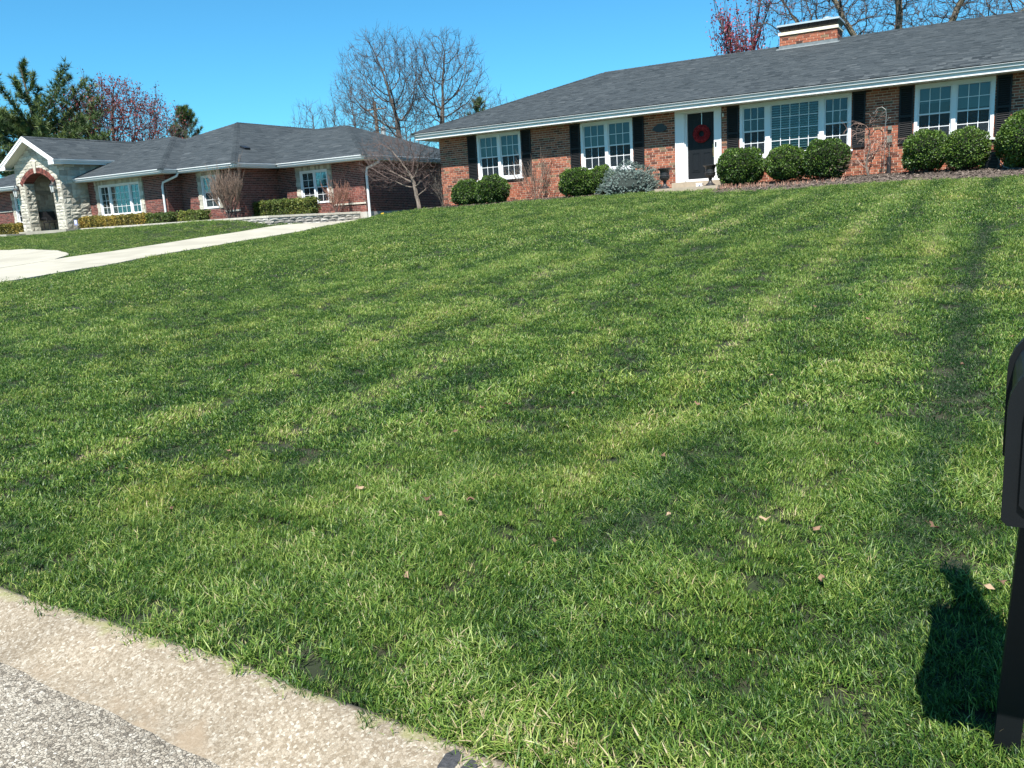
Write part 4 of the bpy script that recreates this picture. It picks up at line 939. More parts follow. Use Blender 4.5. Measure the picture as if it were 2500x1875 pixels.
# ---- round clipped shrubs
def bumpy(D, seed, f=9.0, amp=.07):
    r = np.random.default_rng(seed); o = np.zeros(len(D))
    for i in range(7):
        w_ = r.normal(size=3); w_ /= np.linalg.norm(w_); o += np.sin(D@w_*f*r.uniform(.6, 1.6)+r.uniform(0, 6.28))
    return 1+amp*o/2.2
def leafball(rad, seed, n, lsz, mt, core, name, parent, ctr, flat=.12, tuftout=.7, bias=0):
    r = np.random.default_rng(seed); D = r.normal(size=(n, 3)); D /= np.linalg.norm(D, axis=1)[:, None]; D = D[D[:, 2] > -.82]; n = len(D)
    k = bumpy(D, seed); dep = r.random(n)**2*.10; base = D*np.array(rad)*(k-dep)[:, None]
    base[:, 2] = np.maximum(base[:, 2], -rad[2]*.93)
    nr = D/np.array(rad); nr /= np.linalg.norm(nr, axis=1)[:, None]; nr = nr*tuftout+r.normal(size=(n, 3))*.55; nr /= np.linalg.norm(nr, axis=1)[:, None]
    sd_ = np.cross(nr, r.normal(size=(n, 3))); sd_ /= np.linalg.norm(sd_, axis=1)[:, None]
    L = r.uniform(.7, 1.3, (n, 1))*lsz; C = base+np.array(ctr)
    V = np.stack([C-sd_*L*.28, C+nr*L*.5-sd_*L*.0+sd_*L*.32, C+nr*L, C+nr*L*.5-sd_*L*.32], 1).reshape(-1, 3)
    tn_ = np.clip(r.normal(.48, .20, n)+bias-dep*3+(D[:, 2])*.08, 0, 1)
    fol = fastmesh('foliage', V, 4, tn_, mt, parent)
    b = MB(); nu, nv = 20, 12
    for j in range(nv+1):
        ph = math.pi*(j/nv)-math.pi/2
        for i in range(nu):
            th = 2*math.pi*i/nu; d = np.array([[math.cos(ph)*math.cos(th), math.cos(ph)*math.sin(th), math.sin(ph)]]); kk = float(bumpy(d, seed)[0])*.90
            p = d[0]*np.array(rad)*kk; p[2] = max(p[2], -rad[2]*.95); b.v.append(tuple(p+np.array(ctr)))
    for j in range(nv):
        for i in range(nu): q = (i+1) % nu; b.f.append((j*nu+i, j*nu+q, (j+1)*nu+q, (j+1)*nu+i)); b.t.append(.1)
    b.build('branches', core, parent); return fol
GB = 'clipped round boxwood shrubs along the brick front'
for i, (x, y, rx, h, zb, lab) in enumerate([
    (-16.95, 26.45, .55, .90, 1.98, 'round clipped boxwood under the leftmost window, left of its touching pair'),
    (-15.82, 26.35, .62, .98, 1.98, 'round clipped boxwood under the leftmost window, right of its touching pair'),
    (-12.50, 26.40, .60, .93, 2.04, 'round clipped boxwood just left of the half-hidden one beside the blue spruce'),
    (-11.72, 26.65, .52, .93, 2.06, 'round clipped boxwood half hidden behind the dwarf blue spruce'),
    (-6.94, 26.25, .68, 1.07, 2.06, 'large round boxwood right beside the front door and black urn'),
    (-5.62, 26.30, .60, .98, 2.10, 'round boxwood under the middle of the picture window'),
    (-4.52, 26.25, .63, 1.10, 2.08, 'taller round boxwood under the right end of the picture window, brown twigs beside it'),
    (-1.92, 26.35, .56, 1.12, 2.08, 'round boxwood under the right window, left of its touching pair'),
    (-.94, 26.30, .54, 1.06, 2.07, 'round boxwood under the right window, next to the black slatted box'),
    (.78, 26.05, 1.0, 1.50, 1.98, 'big dense boxwood at the right edge, taller than the slatted box beside it')]):
    t = empty('round_shrub', (x, y, zb), lab, 'shrub', GB)
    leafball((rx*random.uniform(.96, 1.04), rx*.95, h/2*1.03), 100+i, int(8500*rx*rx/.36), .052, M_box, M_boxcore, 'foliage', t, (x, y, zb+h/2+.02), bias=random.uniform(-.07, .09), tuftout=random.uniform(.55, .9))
    bb = MB()
    for q in range(60 if i != 6 else 200):
        th = random.uniform(0, 6.28) if i != 6 else random.gauss(-.35, .5); ph = random.uniform(-.5, 1.2) if i != 6 else random.uniform(-.7, .6); d = np.array([math.cos(th)*math.cos(ph), math.sin(th)*math.cos(ph), math.sin(ph)]); c0 = np.array([x, y, zb+h/2])+d*np.array([rx, rx*.95, h/2])*.86
        bb.tube([c0, c0+d*random.uniform(.10, .24)+np.array([random.uniform(-.06, .06), 0, random.uniform(0, .08)])], [.006, .003], 3, .5, cap=False)
    for q in range(5): bb.tube([(x+random.uniform(-.1, .1), y-.05, zb-.05), (x+random.uniform(-.25, .25), y-.25, zb+.3)], .016, 5, .5, cap=False)
    bb.build('twigs', M_twigL if i == 6 else M_twig, t, kind='stuff')
# ---- dwarf blue spruce
t = empty('blue_spruce', (-10.55, 26.25, 2.02), 'low wide silvery blue dwarf spruce left of the front step', 'shrub')
r = np.random.default_rng(5); D = r.normal(size=(2600, 3)); D /= np.linalg.norm(D, axis=1)[:, None]; D = D[D[:, 2] > -.25]; n = len(D)
k = bumpy(D, 5, 8, .07)-r.random(n)*.12; C0 = D*np.array([1.02, .85, .92])*k[:, None]+np.array([-10.55, 26.25, 2.08])
V = []; T = []
for c, d in zip(C0, D):
    ax = d+np.array([0, 0, .1])+r.normal(size=3)*.35; ax /= np.linalg.norm(ax); L = r.uniform(.06, .11)
    e1 = np.cross(ax, r.normal(size=3)); e1 /= np.linalg.norm(e1); e2 = np.cross(ax, e1); tt = np.clip(r.normal(.5, .2), 0, 1)
    for q in range(11):
        th = q*2.4; u = q/11; o_ = c+ax*L*u; dr = (e1*math.cos(th)+e2*math.sin(th))*.9+ax*.7; dr /= np.linalg.norm(dr); s_ = np.cross(dr, ax); s_ /= np.linalg.norm(s_)+1e-9
        V += [o_-s_*.010, o_+s_*.010, o_+dr*.042*(1.1-u*.5)]; T.append(tt+u*.15)
fastmesh('foliage', np.array(V), 3, np.array(T), M_spruce, t)
b = MB(); b.lathe((-10.55, 26.25, 2.02), [(.75, .02), (.85, .25), (.72, .55), (.4, .74), (.05, .8)], 16); b.build('branches', mat('spruce_core', (.02, .028, .024), 1.0), t)
# ---- clipped hedges of the neighbour
def hedge(x0, x1, y0, y1, z0, z1, mt, lab, seed, bias=0, dens=900):
    t = empty('clipped_hedge', ((x0+x1)/2, (y0+y1)/2, z0), lab, 'hedge', 'clipped hedges of the neighbouring house')
    r = np.random.default_rng(seed); n = int(dens*((x1-x0)*(y1-y0)+(x1-x0+y1-y0)*(z1-z0)*2)); 
    f = r.random(n); ax = (x1-x0)*(y1-y0); ay = (x1-x0)*(z1-z0); az = (y1-y0)*(z1-z0); tot = ax+ay+2*az
    P = np.stack([r.uniform(x0, x1, n), r.uniform(y0, y1, n), r.uniform(z0, z1, n)], 1); N_ = np.zeros((n, 3)); s = f*tot
    m_ = s < ax; P[m_, 2] = z1; N_[m_, 2] = 1; m2_ = (s >= ax) & (s < ax+ay); P[m2_, 1] = y0; N_[m2_, 1] = -1
    m3 = (s >= ax+ay) & (s < ax+ay+az); P[m3, 0] = x0; N_[m3, 0] = -1; m4 = s >= ax+ay+az; P[m4, 0] = x1; N_[m4, 0] = 1
    P += .035*np.sin(P[:, [1, 2, 0]]*9+seed)+.03*np.sin(P[:, [2, 0, 1]]*17); P -= N_*r.random((n, 1))*.07
    d = N_*.7+r.normal(size=(n, 3))*.5; d /= np.linalg.norm(d, axis=1)[:, None]; sd_ = np.cross(d, r.normal(size=(n, 3))); sd_ /= np.linalg.norm(sd_, axis=1)[:, None]; L = r.uniform(.05, .09, (n, 1))
    V = np.stack([P-sd_*L*.3, P+d*L*.5+sd_*L*.3, P+d*L, P+d*L*.5-sd_*L*.3], 1).reshape(-1, 3)
    fastmesh('foliage', V, 4, np.clip(r.normal(.5+bias, .2, n)+.12*np.sin(P[:, 0]*2.3+seed), 0, 1), mt, t)
    b = MB(); b.box(x0+.07, x1-.07, y0+.07, y1-.07, z0-.02, z1-.07); b.build('branches', mat('hedge_core', (.03, .028, .012), 1.0), t)
hedge(-38.0, -36.75, 25.02, 25.6, 2.05, 2.60, M_gold, 'golden brown clipped hedge nearest the stone entry', 1, .05)
hedge(-36.7, -33.1, 25.02, 25.6, 2.05, 2.56, M_gold, 'long golden clipped hedge under the wide neighbour window', 2)
hedge(-33.05, -31.6, 25.02, 25.6, 2.05, 2.52, M_hedge, 'short darker green hedge at the foot of the left downspout', 3, -.12)
hedge(-31.0, -29.75, 25.1, 25.8, 2.05, 2.52, M_hedge, 'small square hedge under the narrow neighbour window', 4, .1)
hedge(-29.3, -25.45, 27.3, 27.95, 2.05, 2.76, M_hedge, 'long green hedge under the double neighbour window', 5, .05)
hedge(-46.0, -42.6, 25.0, 25.6, 2.0, 2.55, M_gold, 'yellow green hedge left of the stone entry', 6, -.1)

# ---- bare shrubs and trees (recursive)
def limbs(b, p, d, L, rad, depth, rs, P, lines=None):
    """P: dict(n children, spread, up, ratio, seg, wob, minr)"""
    n = P.get('seg', 3); pts = [p]; q = p; dd = d; stop = False
    for i in range(n):
        if P.get('env') is not None and depth > 0 and i > 0:
            e_ = ((q-P['env'][0])/P['env'][1]); rr_ = math.sqrt(float(e_@e_))
            if rr_ > 1.0+rs.uniform(-.05, .06): stop = True; break
            if rr_ > .8: g_ = -e_/P['env'][1]; dd = dd+g_/np.linalg.norm(g_)*.05
        dd = dd+rs.normal(size=3)*P['wob']+np.array([0, 0, P['up']])*(1 if depth > 0 else .3); dd /= np.linalg.norm(dd); q = q+dd*L/n; pts.append(q)
    if len(pts) < 2: return
    n = len(pts)-1; r1 = max(rad*P.get('taper', .62), P['minr']); rr = [rad+(r1-rad)*i/n for i in range(n+1)]
    sides = 7 if depth == 0 else (5 if rad > P['minr']*3 else 3)
    tgt = b[0] if depth < P.get('trunkdepth', 1) else b[1]
    tgt.tube(pts, rr, sides, hexa(), cap=False)
    if stop or depth >= P['max']:
        if lines is not None: lines.append((pts[-1], dd, pts[1]))
        return
    nc = P['n'][min(depth, len(P['n'])-1)]
    for c in range(nc):
        u = 1.0 if c == 0 else rs.uniform(P.get('low', .35), 1.0); k = min(int(u*n), n-1); fr = u*n-k; o = pts[k]*(1-fr)+pts[k+1]*fr
        a = np.cross(dd, rs.normal(size=3)); a /= np.linalg.norm(a)+1e-9; sp = (P.get('sp0', P['spread']) if depth == 0 else P['spread'])*(.45 if c == 0 else 1)*rs.uniform(.6, 1.25)
        ow = o-P['ctr']; ow[2] *= .35; ow = ow/(np.linalg.norm(ow)+1e-6)
        if c > 0 and (a@ow) < -.2: a = a-2*(a@ow)*ow*.8; a /= np.linalg.norm(a)+1e-9
        nd = dd*math.cos(sp)+a*math.sin(sp); nd = nd/np.linalg.norm(nd)+ow*P.get('out', 0.0); nd /= np.linalg.norm(nd)
        limbs(b, o, nd, L*P['ratio']*rs.uniform(.75, 1.15)*(1.1 if c == 0 else .9), max(rad*P.get('taper', .62)*(.95 if c == 0 else .72), P['minr']), depth+1, rs, P, lines)
def tree(name, loc, label, cat, H_, P, seed, mt, mt2, group=None, stems=1, stemspread=0, lean=(0, 0), leaf=None):
    t = empty(name, loc, label, cat, group); rs = np.random.default_rng(seed); b = (MB(), MB()); lines = []
    P = {**P, 'ctr': np.array(loc, float)+np.array([0, 0, H_*P['first']*.6])}
    for s in range(stems):
        th = 2*math.pi*s/max(stems, 1)+rs.uniform(0, 1); d = np.array([math.sin(stemspread)*math.cos(th)*rs.uniform(.5, 1.2)+lean[0], math.sin(stemspread)*math.sin(th)*rs.uniform(.5, 1.2)+lean[1], 1.0]); d /= np.linalg.norm(d)
        limbs(b, np.array(loc, float)-np.array([0, 0, .1]), d, H_*P['first'], P['r0'], 0, rs, P, lines)
    if b[0].v: b[0].build('trunk' if stems == 1 else 'stems', mt, t)
    if b[1].v: b[1].build('crown' if not leaf else 'branches', mt2, t)
    if leaf: leaf(lines, t, rs)
    return t, lines

def colonize(name, loc, trunk, envs, nat, D, label, seed, mt, mt2, group=None, rtip=.010, ex=2.0, rmin_trunk=.06, shell=.55, trop=.10, twigs=3, twl=.5, leaf=None, dk=None, cat='tree'):
    """space colonisation: a crown that fills rounded envelopes evenly with ever finer limbs"""
    t = empty(name, loc, label, cat, group); r = np.random.default_rng(seed); base = np.array(loc, float); A = []
    for (c, rad, wt) in envs:
        k = int(nat*wt); d = r.normal(size=(k, 3)); d /= np.linalg.norm(d, axis=1)[:, None]; q = (shell+(1-shell)*r.random(k))**1.0*(r.random(k)**.33*.6+.4); A.append(np.array(c)+d*q[:, None]*np.array(rad)*(1+.10*np.sin(d@r.normal(size=3)*4))[:, None])
    A = np.concatenate(A); nodes = [base-np.array([0, 0, .2])]; par = [-1]
    for tr_ in trunk:
        st = nodes[tr_[0]] if isinstance(tr_[0], int) else None; pi_ = tr_[0]; tgt = np.array(tr_[1], float); L = np.linalg.norm(tgt-nodes[pi_]); k = max(2, int(L/(D*1.5))); o = nodes[pi_].copy(); prev = pi_
        for i in range(1, k+1):
            nodes.append(o+(tgt-o)*i/k+r.normal(size=3)*D*.10); par.append(prev); prev = len(nodes)-1
    P = np.array(nodes); par = list(par); dk = dk or D*1.25
    nd = np.full(len(A), 1e9); ni = np.zeros(len(A), int)
    def upd(newP, off):
        nonlocal nd, ni
        for i in range(0, len(newP), 400):
            dd = np.linalg.norm(A[:, None]-newP[None, i:i+400], axis=2); j = dd.argmin(1); v = dd[np.arange(len(A)), j]; m_ = v < nd; nd = np.where(m_, v, nd); ni = np.where(m_, j+off+i, ni)
    upd(P, 0); alive = np.ones(len(A), bool); cnt = np.zeros(20000, int)
    for it in range(140):
        alive &= nd > dk
        if alive.sum() < nat*.02: break
        idx = ni[alive]; vec = A[alive]-P[idx]; vec /= np.linalg.norm(vec, axis=1)[:, None]
        u, inv = np.unique(idx, return_inverse=True); S = np.zeros((len(u), 3)); np.add.at(S, inv, vec); S /= np.linalg.norm(S, axis=1)[:, None]+1e-9
        S += np.array([0, 0, trop])+r.normal(size=S.shape)*.10; S /= np.linalg.norm(S, axis=1)[:, None]; ok = cnt[u] < 4; u = u[ok]; S = S[ok]
        if len(u) == 0: break
        cnt[u] += 1; new = P[u]+S*D; off = len(P); P = np.concatenate([P, new]); par += list(u); upd(new, off)
        if len(P) > 12000: break
    n = len(P); ch = [[] for _ in range(n)]
    for i in range(1, n): ch[par[i]].append(i)
    R = np.zeros(n)
    for i in range(n-1, -1, -1):
        if not ch[i]: R[i] = rtip
        else: R[i] = sum(R[c]**ex for c in ch[i])**(1/ex)
    b1, b2 = MB(), MB(); tips = []; stack = [(0, None)]
    while stack:
        st, pre = stack.pop(); chain = [pre] if pre is not None else []; i = st
        while True:
            chain.append(i)
            if not ch[i]: tips.append(i); break
            cs = sorted(ch[i], key=lambda c: -R[c])
            for c in cs[1:]: stack.append((c, i))
            i = cs[0]
        if len(chain) < 2: continue
        rr = [R[c] for c in chain]
        if pre is not None: rr[0] = min(rr[0], rr[1]*1.25)
        k = next((q for q, v in enumerate(rr) if v < rmin_trunk), len(rr))
        if k >= 2: b1.tube(P[chain[:k+1]] if k < len(rr) else P[chain], rr[:k+1], 7 if rr[0] > .1 else 5, hexa(), cap=False)
        if k < len(rr)-1 or k < 2:
            q0 = max(k, 0) if k >= 2 else 0; b2.tube(P[chain[q0:]], rr[q0:], 4 if rr[q0] > .03 else 3, hexa(), cap=False)
    thin = [i for i in range(1, n) if R[i] < rtip*2.6]; lines = []
    for i in thin:
        d0 = P[i]-P[par[i]]; d0 /= np.linalg.norm(d0)+1e-9
        for q in range(twigs):
            d = d0+r.normal(size=3)*.55+np.array([0, 0, trop*2]); d /= np.linalg.norm(d); L = twl*r.uniform(.5, 1.2); m_ = P[i]+d*L*.5+r.normal(size=3)*L*.05; e_ = m_+(d+np.array([0, 0, .15]))*L*.5
            b2.tube([P[i], m_, e_], [rtip*.8, rtip*.65, rtip*.4], 3, hexa(), cap=False); lines.append((e_, d, P[i]))
    if b1.v: b1.build('trunk', mt, t)
    b2.build('crown' if not leaf else 'branches', mt2, t)
    if leaf: leaf(lines, t, r)
    return t
def tuftleaves(mt, per, size, spread, back=True):
    def f(lines, t, rs):
        pts = []
        for (a, d, m_) in lines:
            for _ in range(per):
                u = rs.random(); base = a*(1-u)+m_*u if back else a; pts.append(base+rs.normal(size=3)*spread)
        C = np.array(pts); n = len(C); d = rs.normal(size=(n, 3)); d /= np.linalg.norm(d, axis=1)[:, None]; s_ = np.cross(d, rs.normal(size=(n, 3))); s_ /= np.linalg.norm(s_, axis=1)[:, None]
        L = rs.uniform(.6, 1.4, (n, 1))*size; V = np.stack([C-s_*L*.3, C+d*L*.5+s_*L*.3, C+d*L, C+d*L*.5-s_*L*.3], 1).reshape(-1, 3)
        fastmesh('crown', V, 4, np.clip(rs.normal(.5, .25, n), 0, 1), mt, t)
    return f
SHR = dict(n=[4, 3, 3, 2], spread=.42, up=.10, ratio=.74, seg=3, wob=.10, minr=.0035, max=4, first=.36, r0=.013, taper=.68, trunkdepth=1)
tree('bare_shrub', (-14.25, 26.72, 2.02), 'tan leafless open shrub between the two left windows', 'shrub', 1.75, {**SHR, 'first': .34, 'spread': .38}, 11, M_twigL, M_twigL, 'leafless shrubs against the walls', stems=7, stemspread=.50)
tree('bare_shrub', (-28.45, 25.62, 2.05), 'broad leafless fan-shaped shrub beside the narrow neighbour window', 'shrub', 2.3, {**SHR, 'first': .36, 'r0': .018, 'minr': .005, 'up': .16, 'spread': .32, 'n': [5, 4, 3, 2]}, 12, M_twig, M_twigL, 'leafless shrubs against the walls', stems=13, stemspread=.42)
tree('bare_shrub', (-24.75, 28.2, 2.06), 'small leafless reddish shrub right of the double neighbour window', 'shrub', 1.5, {**SHR, 'r0': .014, 'minr': .005, 'n': [4, 3, 3, 2], 'up': .14}, 13, M_twig, mat('twig_red', (.20, .10, .07), .9), 'leafless shrubs against the walls', stems=8, stemspread=.38)
tree('bare_shrub', (-18.35, 26.9, 2.02), 'thin dark leafless shrub at the left corner of the near house', 'shrub', 1.35, {**SHR, 'n': [3, 2, 2, 2], 'minr': .005, 'r0': .016}, 14, M_bark, M_bark, 'leafless shrubs against the walls', stems=3, stemspread=.22)
tree('japanese_maple', (-3.32, 26.35, 2.08), 'small weeping leafless maple with a crooked dark trunk left of the right window', 'tree', 1.5,
     dict(n=[6, 4, 4, 3], spread=.95, up=-.10, ratio=.66, seg=4, wob=.28, minr=.0032, max=4, first=.62, r0=.038, taper=.6, trunkdepth=1, low=.4), 15, M_bark, mat('twig_mauve', (.24, .16, .13), .9))
colonize('bare_tree', (-19.95, 27.6, 1.90), [(0, (-20.0, 27.6, 2.55)), (2, (-20.15, 27.6, 3.1))], [((-20.9, 27.4, 4.0), (1.75, 1.2, 1.25), .8), ((-19.3, 27.5, 3.55), (.85, .9, .95), .3)], 2600, .12, 'small leafless spreading tree at the gap between the two houses', 22, M_barkL, mat('twig_rose', (.10, .068, .060), .9), None, twl=.20, rtip=.0038, rmin_trunk=.02, trop=.05)
TR = dict(n=[5, 4, 4, 4, 3, 3], spread=.46, up=.004, ratio=.76, out=.10, seg=4, wob=.07, minr=.013, max=6, first=.25, r0=.30, taper=.66, trunkdepth=2, low=.40, sp0=.75)
GT = 'leafless trees far behind the houses'
colonize('bare_tree', (-36.9, 49.8, 2.3), [(0, (-36.9, 49.8, 6.6)), (0, (-37.3, 49.7, 8.6))], [((-37.9, 49.3, 10.9), (3.9, 3.4, 4.4), 1.0)], 4200, .34, 'tall leafless tree rising between the two roofs, left one of its pair', 31, M_bark, M_twig, GT, twl=.62, rtip=.0105)
colonize('bare_tree', (-34.9, 51.2, 2.3), [(0, (-34.9, 51.2, 7.0)), (0, (-34.6, 51.4, 9.2))], [((-34.5, 51.4, 10.8), (3.3, 3.0, 4.3), 1.0)], 3400, .34, 'tall leafless tree rising between the two roofs, right one of its pair', 33, M_bark, M_twig, GT, twl=.6, rtip=.0105)
colonize('bare_tree', (-38.8, 63.8, 2.3), [(0, (-38.8, 63.8, 6.5))], [((-38.9, 63.8, 9.6), (3.2, 3.0, 3.6), 1.0)], 2200, .42, 'leafless tree lower and farther, behind the little round evergreen', 34, M_bark, M_twig, GT, twl=.6, rtip=.011)
colonize('bare_tree', (-36.0, 66.8, 2.3), [(0, (-36.0, 66.8, 6.0))], [((-36.0, 66.6, 8.8), (2.8, 2.8, 3.0), 1.0)], 1500, .42, 'leafless tree rightmost of the ones above the near roof slope', 35, M_bark, M_twig, GT, twl=.6, rtip=.011)
for i, (x, y, h, lab) in enumerate([(-48.5, 53.5, 10.5, 'low leafless treetop behind the right neighbour roof ridge'), (-45.2, 54.5, 12, 'leafless treetop just left of the utility pole'), (-42.0, 57.0, 10.6, 'low leafless treetop just right of the utility pole'),
      (-58, 40, 11.5, 'thin leafless treetop behind the big pine'), (-62, 34, 12.0, 'leafless treetop at the far left edge behind the pine'), (-54, 43.5, 9.8, 'pale leafless treetop between the pine and the red maple')]):
    colonize('bare_tree', (x, y, 2.3), [(0, (x, y, h*.50))], [((x, y, h*.72+.8), (3.0, 2.6, h*.33), 1.0)], 1300, .42, lab, 40+i, M_bark, M_twig, GT, twl=.7, rtip=.011, trop=.16)
colonize('bare_tree', (-4.3, 46.5, 2.4), [(0, (-4.4, 46.5, 8.3)), (4, (-7.6, 46.0, 11.0)), (5, (-1.6, 46.5, 11.4)), (5, (1.6, 47.0, 10.6)), (6, (-5.0, 46.0, 12.5)), (4, (-9.0, 46.2, 9.6))], [((-4.6, 46.5, 12.2), (7.4, 4.5, 4.6), 1.0)], 8000, .34, 'huge leafless oak with thick limbs behind the right end of the roof', 51, mat('bark_olive', (.11, .092, .062), .95, var=.3, nscale=6, bump=.8), M_twig, GT, twl=.5, rtip=.0115, ex=2.1)
colonize('bare_tree', (4.5, 52, 2.4), [(0, (4.5, 52, 8.0))], [((3.0, 52, 11.6), (6.5, 4, 4.2), 1.0)], 2500, .45, 'leafless tree at the top right corner beside the huge oak', 52, M_bark, M_twig, GT, twl=.6, rtip=.011)
colonize('red_maple', (-52.0, 37.3, 2.3), [(0, (-52.0, 37.3, 4.6))], [((-51.7, 37.7, 8.6), (4.2, 4.2, 3.9), 1.0)], 3200, .40, 'dark red budding maple right of the big pine', 61, M_bark, M_twig, None, twl=.55, rtip=.013, leaf=tuftleaves(M_redleaf, 4, .13, .12))
tree('pear_tree', (-12.3, 48.3, 2.4), 'narrow pinkish red flowering tree left of the chimney', 'tree', 11.2, dict(n=[12, 6, 4, 3], spread=.38, sp0=.50, up=.14, ratio=.60, seg=4, wob=.06, minr=.012, max=4, first=.48, r0=.16, taper=.62, trunkdepth=1, low=.15), 62, M_bark, M_twig, leaf=tuftleaves(M_pinkleaf, 8, .12, .15))
# ---- pines
def pine(name, loc, H_, label, seed, branches, tuft=.42, per=16, trunk_r=.25, group=None, droop=0.0, lean=(0, 0)):
    """branches: list of (height frac, azimuth, length, pitch)"""
    t = empty(name, loc, label, 'tree', group); rs = np.random.default_rng(seed); L0 = np.array(loc, float); tb, bb = MB(), MB()
    top = L0+np.array([lean[0], lean[1], H_]); tb.tube([L0-(0, 0, .2), (L0+top)/2, top], [trunk_r, trunk_r*.6, .03], 8); V = []; T = []
    for (hf, az, ln, pt) in branches:
        p0 = L0+(top-L0)*hf; d = np.array([math.cos(az)*math.cos(pt), math.sin(az)*math.cos(pt), math.sin(pt)]); pts = [p0]; q = p0; n = 6
        for i in range(n): d = d+np.array([0, 0, .09-droop])+rs.normal(size=3)*.07; d /= np.linalg.norm(d); q = q+d*ln/n; pts.append(q)
        bb.tube(pts, [max(.05*ln/3*(1-i/n), .012) for i in range(n+1)], 4, .5, cap=False)
        for i in range(1, n+1):
            nsub = max(2, int(ln*1.5))
            for k in range(nsub):
                a = rs.normal(size=3); a[2] = abs(a[2])*.5; a /= np.linalg.norm(a); c0 = pts[i]*(1-k/nsub)+pts[i-1]*(k/nsub); sl = (1.15-i/n*.75)*ln*.22*rs.uniform(.5, 1.2)
                for s in np.linspace(.3, 1, max(2, int(sl/(tuft*.55)))):
                    c = c0+(a*.75+d*.5)*sl*s; ax = a*.5+d*.4+np.array([0, 0, .45])+rs.normal(size=3)*.2; ax /= np.linalg.norm(ax); tt = np.clip(rs.normal(.5, .2), 0, 1)
                    for w_ in range(per):
                        dr = ax+rs.normal(size=3)*.62; dr /= np.linalg.norm(dr); s_ = np.cross(dr, rs.normal(size=3)); s_ /= np.linalg.norm(s_)+1e-9; LL = tuft*rs.uniform(.5, 1)
                        V += [c-s_*LL*.055, c+s_*LL*.055, c+dr*LL]; T.append(tt+rs.uniform(-.12, .12))
    tb.build('trunk', M_bark, t); bb.build('branches', M_bark, t); fastmesh('crown', np.array(V), 3, np.clip(np.array(T), 0, 1), M_pine, t); return t
rs = np.random.default_rng(3); AZR = math.atan2(CR[1], CR[0])
br = [(.50, AZR+math.pi+.1, 5.2, .50), (.55, AZR+math.pi-.3, 4.6, .42), (.60, AZR+math.pi+.3, 4.2, .25), (.56, AZR+.1, 4.6, .30), (.62, AZR-.2, 4.4, .55), (.68, AZR+.2, 3.4, .75), (.48, AZR+.0, 5.0, .12), (.44, AZR-.3, 5.2, .05),
      (.75, AZR+math.pi, 1.8, .9), (.80, AZR, 1.4, 1.0), (.86, AZR+2, 1.1, 1.1), (.92, AZR+1, .8, 1.2), (.70, AZR+1.5, 2.0, .7), (.72, AZR-1.5, 2.2, .6)]
for i in range(52): br.append((rs.uniform(.14, .62), rs.uniform(0, 2*math.pi), rs.uniform(2.8, 5.1), rs.uniform(-.02, .40)))
pine('pine_tree', (-52.2, 33.2, 2.2), 10.4, 'big shaggy dark pine with long reaching limbs at the left', 71, br, tuft=.46, per=20, lean=(-.9, -.5))
br = [(rs.uniform(.2, .98), rs.uniform(0, 2*math.pi), 0, 0) for i in range(70)]; br = [(h, a, max(.5, 3.2*(1-h)**.7+.3), .25+.6*h) for h, a, _, _ in br]
pine('pine_tree', (-57.3, 48.2, 2.2), 9.2, 'small dark tufted pine alone right of the red maple', 72, br, tuft=.42, per=20)
br = [(rs.uniform(.1, .98), rs.uniform(0, 2*math.pi), 0, 0) for i in range(120)]; br = [(h, a, max(.3, 2.1*math.sqrt(1-h)+.1), .5) for h, a, _, _ in br]
pine('cedar_tree', (-36.75, 59.6, 2.2), 8.6, 'little rounded olive evergreen peeking above the near roof', 73, br, tuft=.30, per=9)
# ---- utility pole
t = empty('utility_pole', (-43.1, 55.1, 2.2), 'leaning grey wooden utility pole with a crossarm behind the neighbour roof', 'pole')
b = MB(); b.tube([(-43.1, 55.1, 2.0), (-43.35, 54.95, 11.0)], [.19, .13], 9); b.build('post', M_pole, t)
b = MB(); b.tube([(-44.0, 54.5, 10.35), (-42.6, 55.4, 10.45)], .06, 5); b.build('crossarm', M_pole, t)
for u in (0, .33, .67, 1): b = MB(); b.lathe((-44.0+1.4*u, 54.5+.9*u, 10.42+.1*u), [(.05, 0), (.07, .05), (.03, .14)], 6); b.build('insulator', M_iron, t)
b = MB(); b.lathe((-43.0, 55.35, 8.3), [(.2, 0), (.2, .7), (.05, .78)], 10); b.build('transformer', M_metalw, t)

# ---- urns
def urn(x, y, z, lab):
    t = empty('urn', (x, y, z), lab, 'planter urn', 'black cast iron urns on the front stoop')
    b = MB(); b.lathe((x, y, z), [(.155, 0), (.155, .03), (.135, .04), (.13, .055), (.08, .09), (.05, .14), (.045, .19), (.068, .205), (.068, .215), (.05, .225), (.09, .26), (.135, .30), (.152, .345), (.155, .375), (.165, .38), (.165, .395), (.140, .41), (.142, .50), (.165, .57), (.205, .605), (.215, .61), (.215, .628), (.19, .63), (.15, .56), (.125, .45), (.02, .44)], 28)
    b.build('bowl', M_iron, t, smooth=False)
    b = MB()
    for q in range(18): th = 2*math.pi*q/18; b.tube([(x+.10*math.cos(th), y+.10*math.sin(th), z+.265), (x+.155*math.cos(th), y+.155*math.sin(th), z+.34)], .012, 4)
    b.build('gadroon', M_iron, t, kind='stuff')
    b = MB(); b.box(x-.165, x+.165, y-.165, y+.165, z-.0, z+.022); b.build('plinth', M_iron, t)
urn(-9.27, 26.0, 2.13, 'black urn on the stoop left of the door, against the brick'); urn(-7.86, 26.15, 2.13, 'black urn on the stoop in front of the door\'s right side')
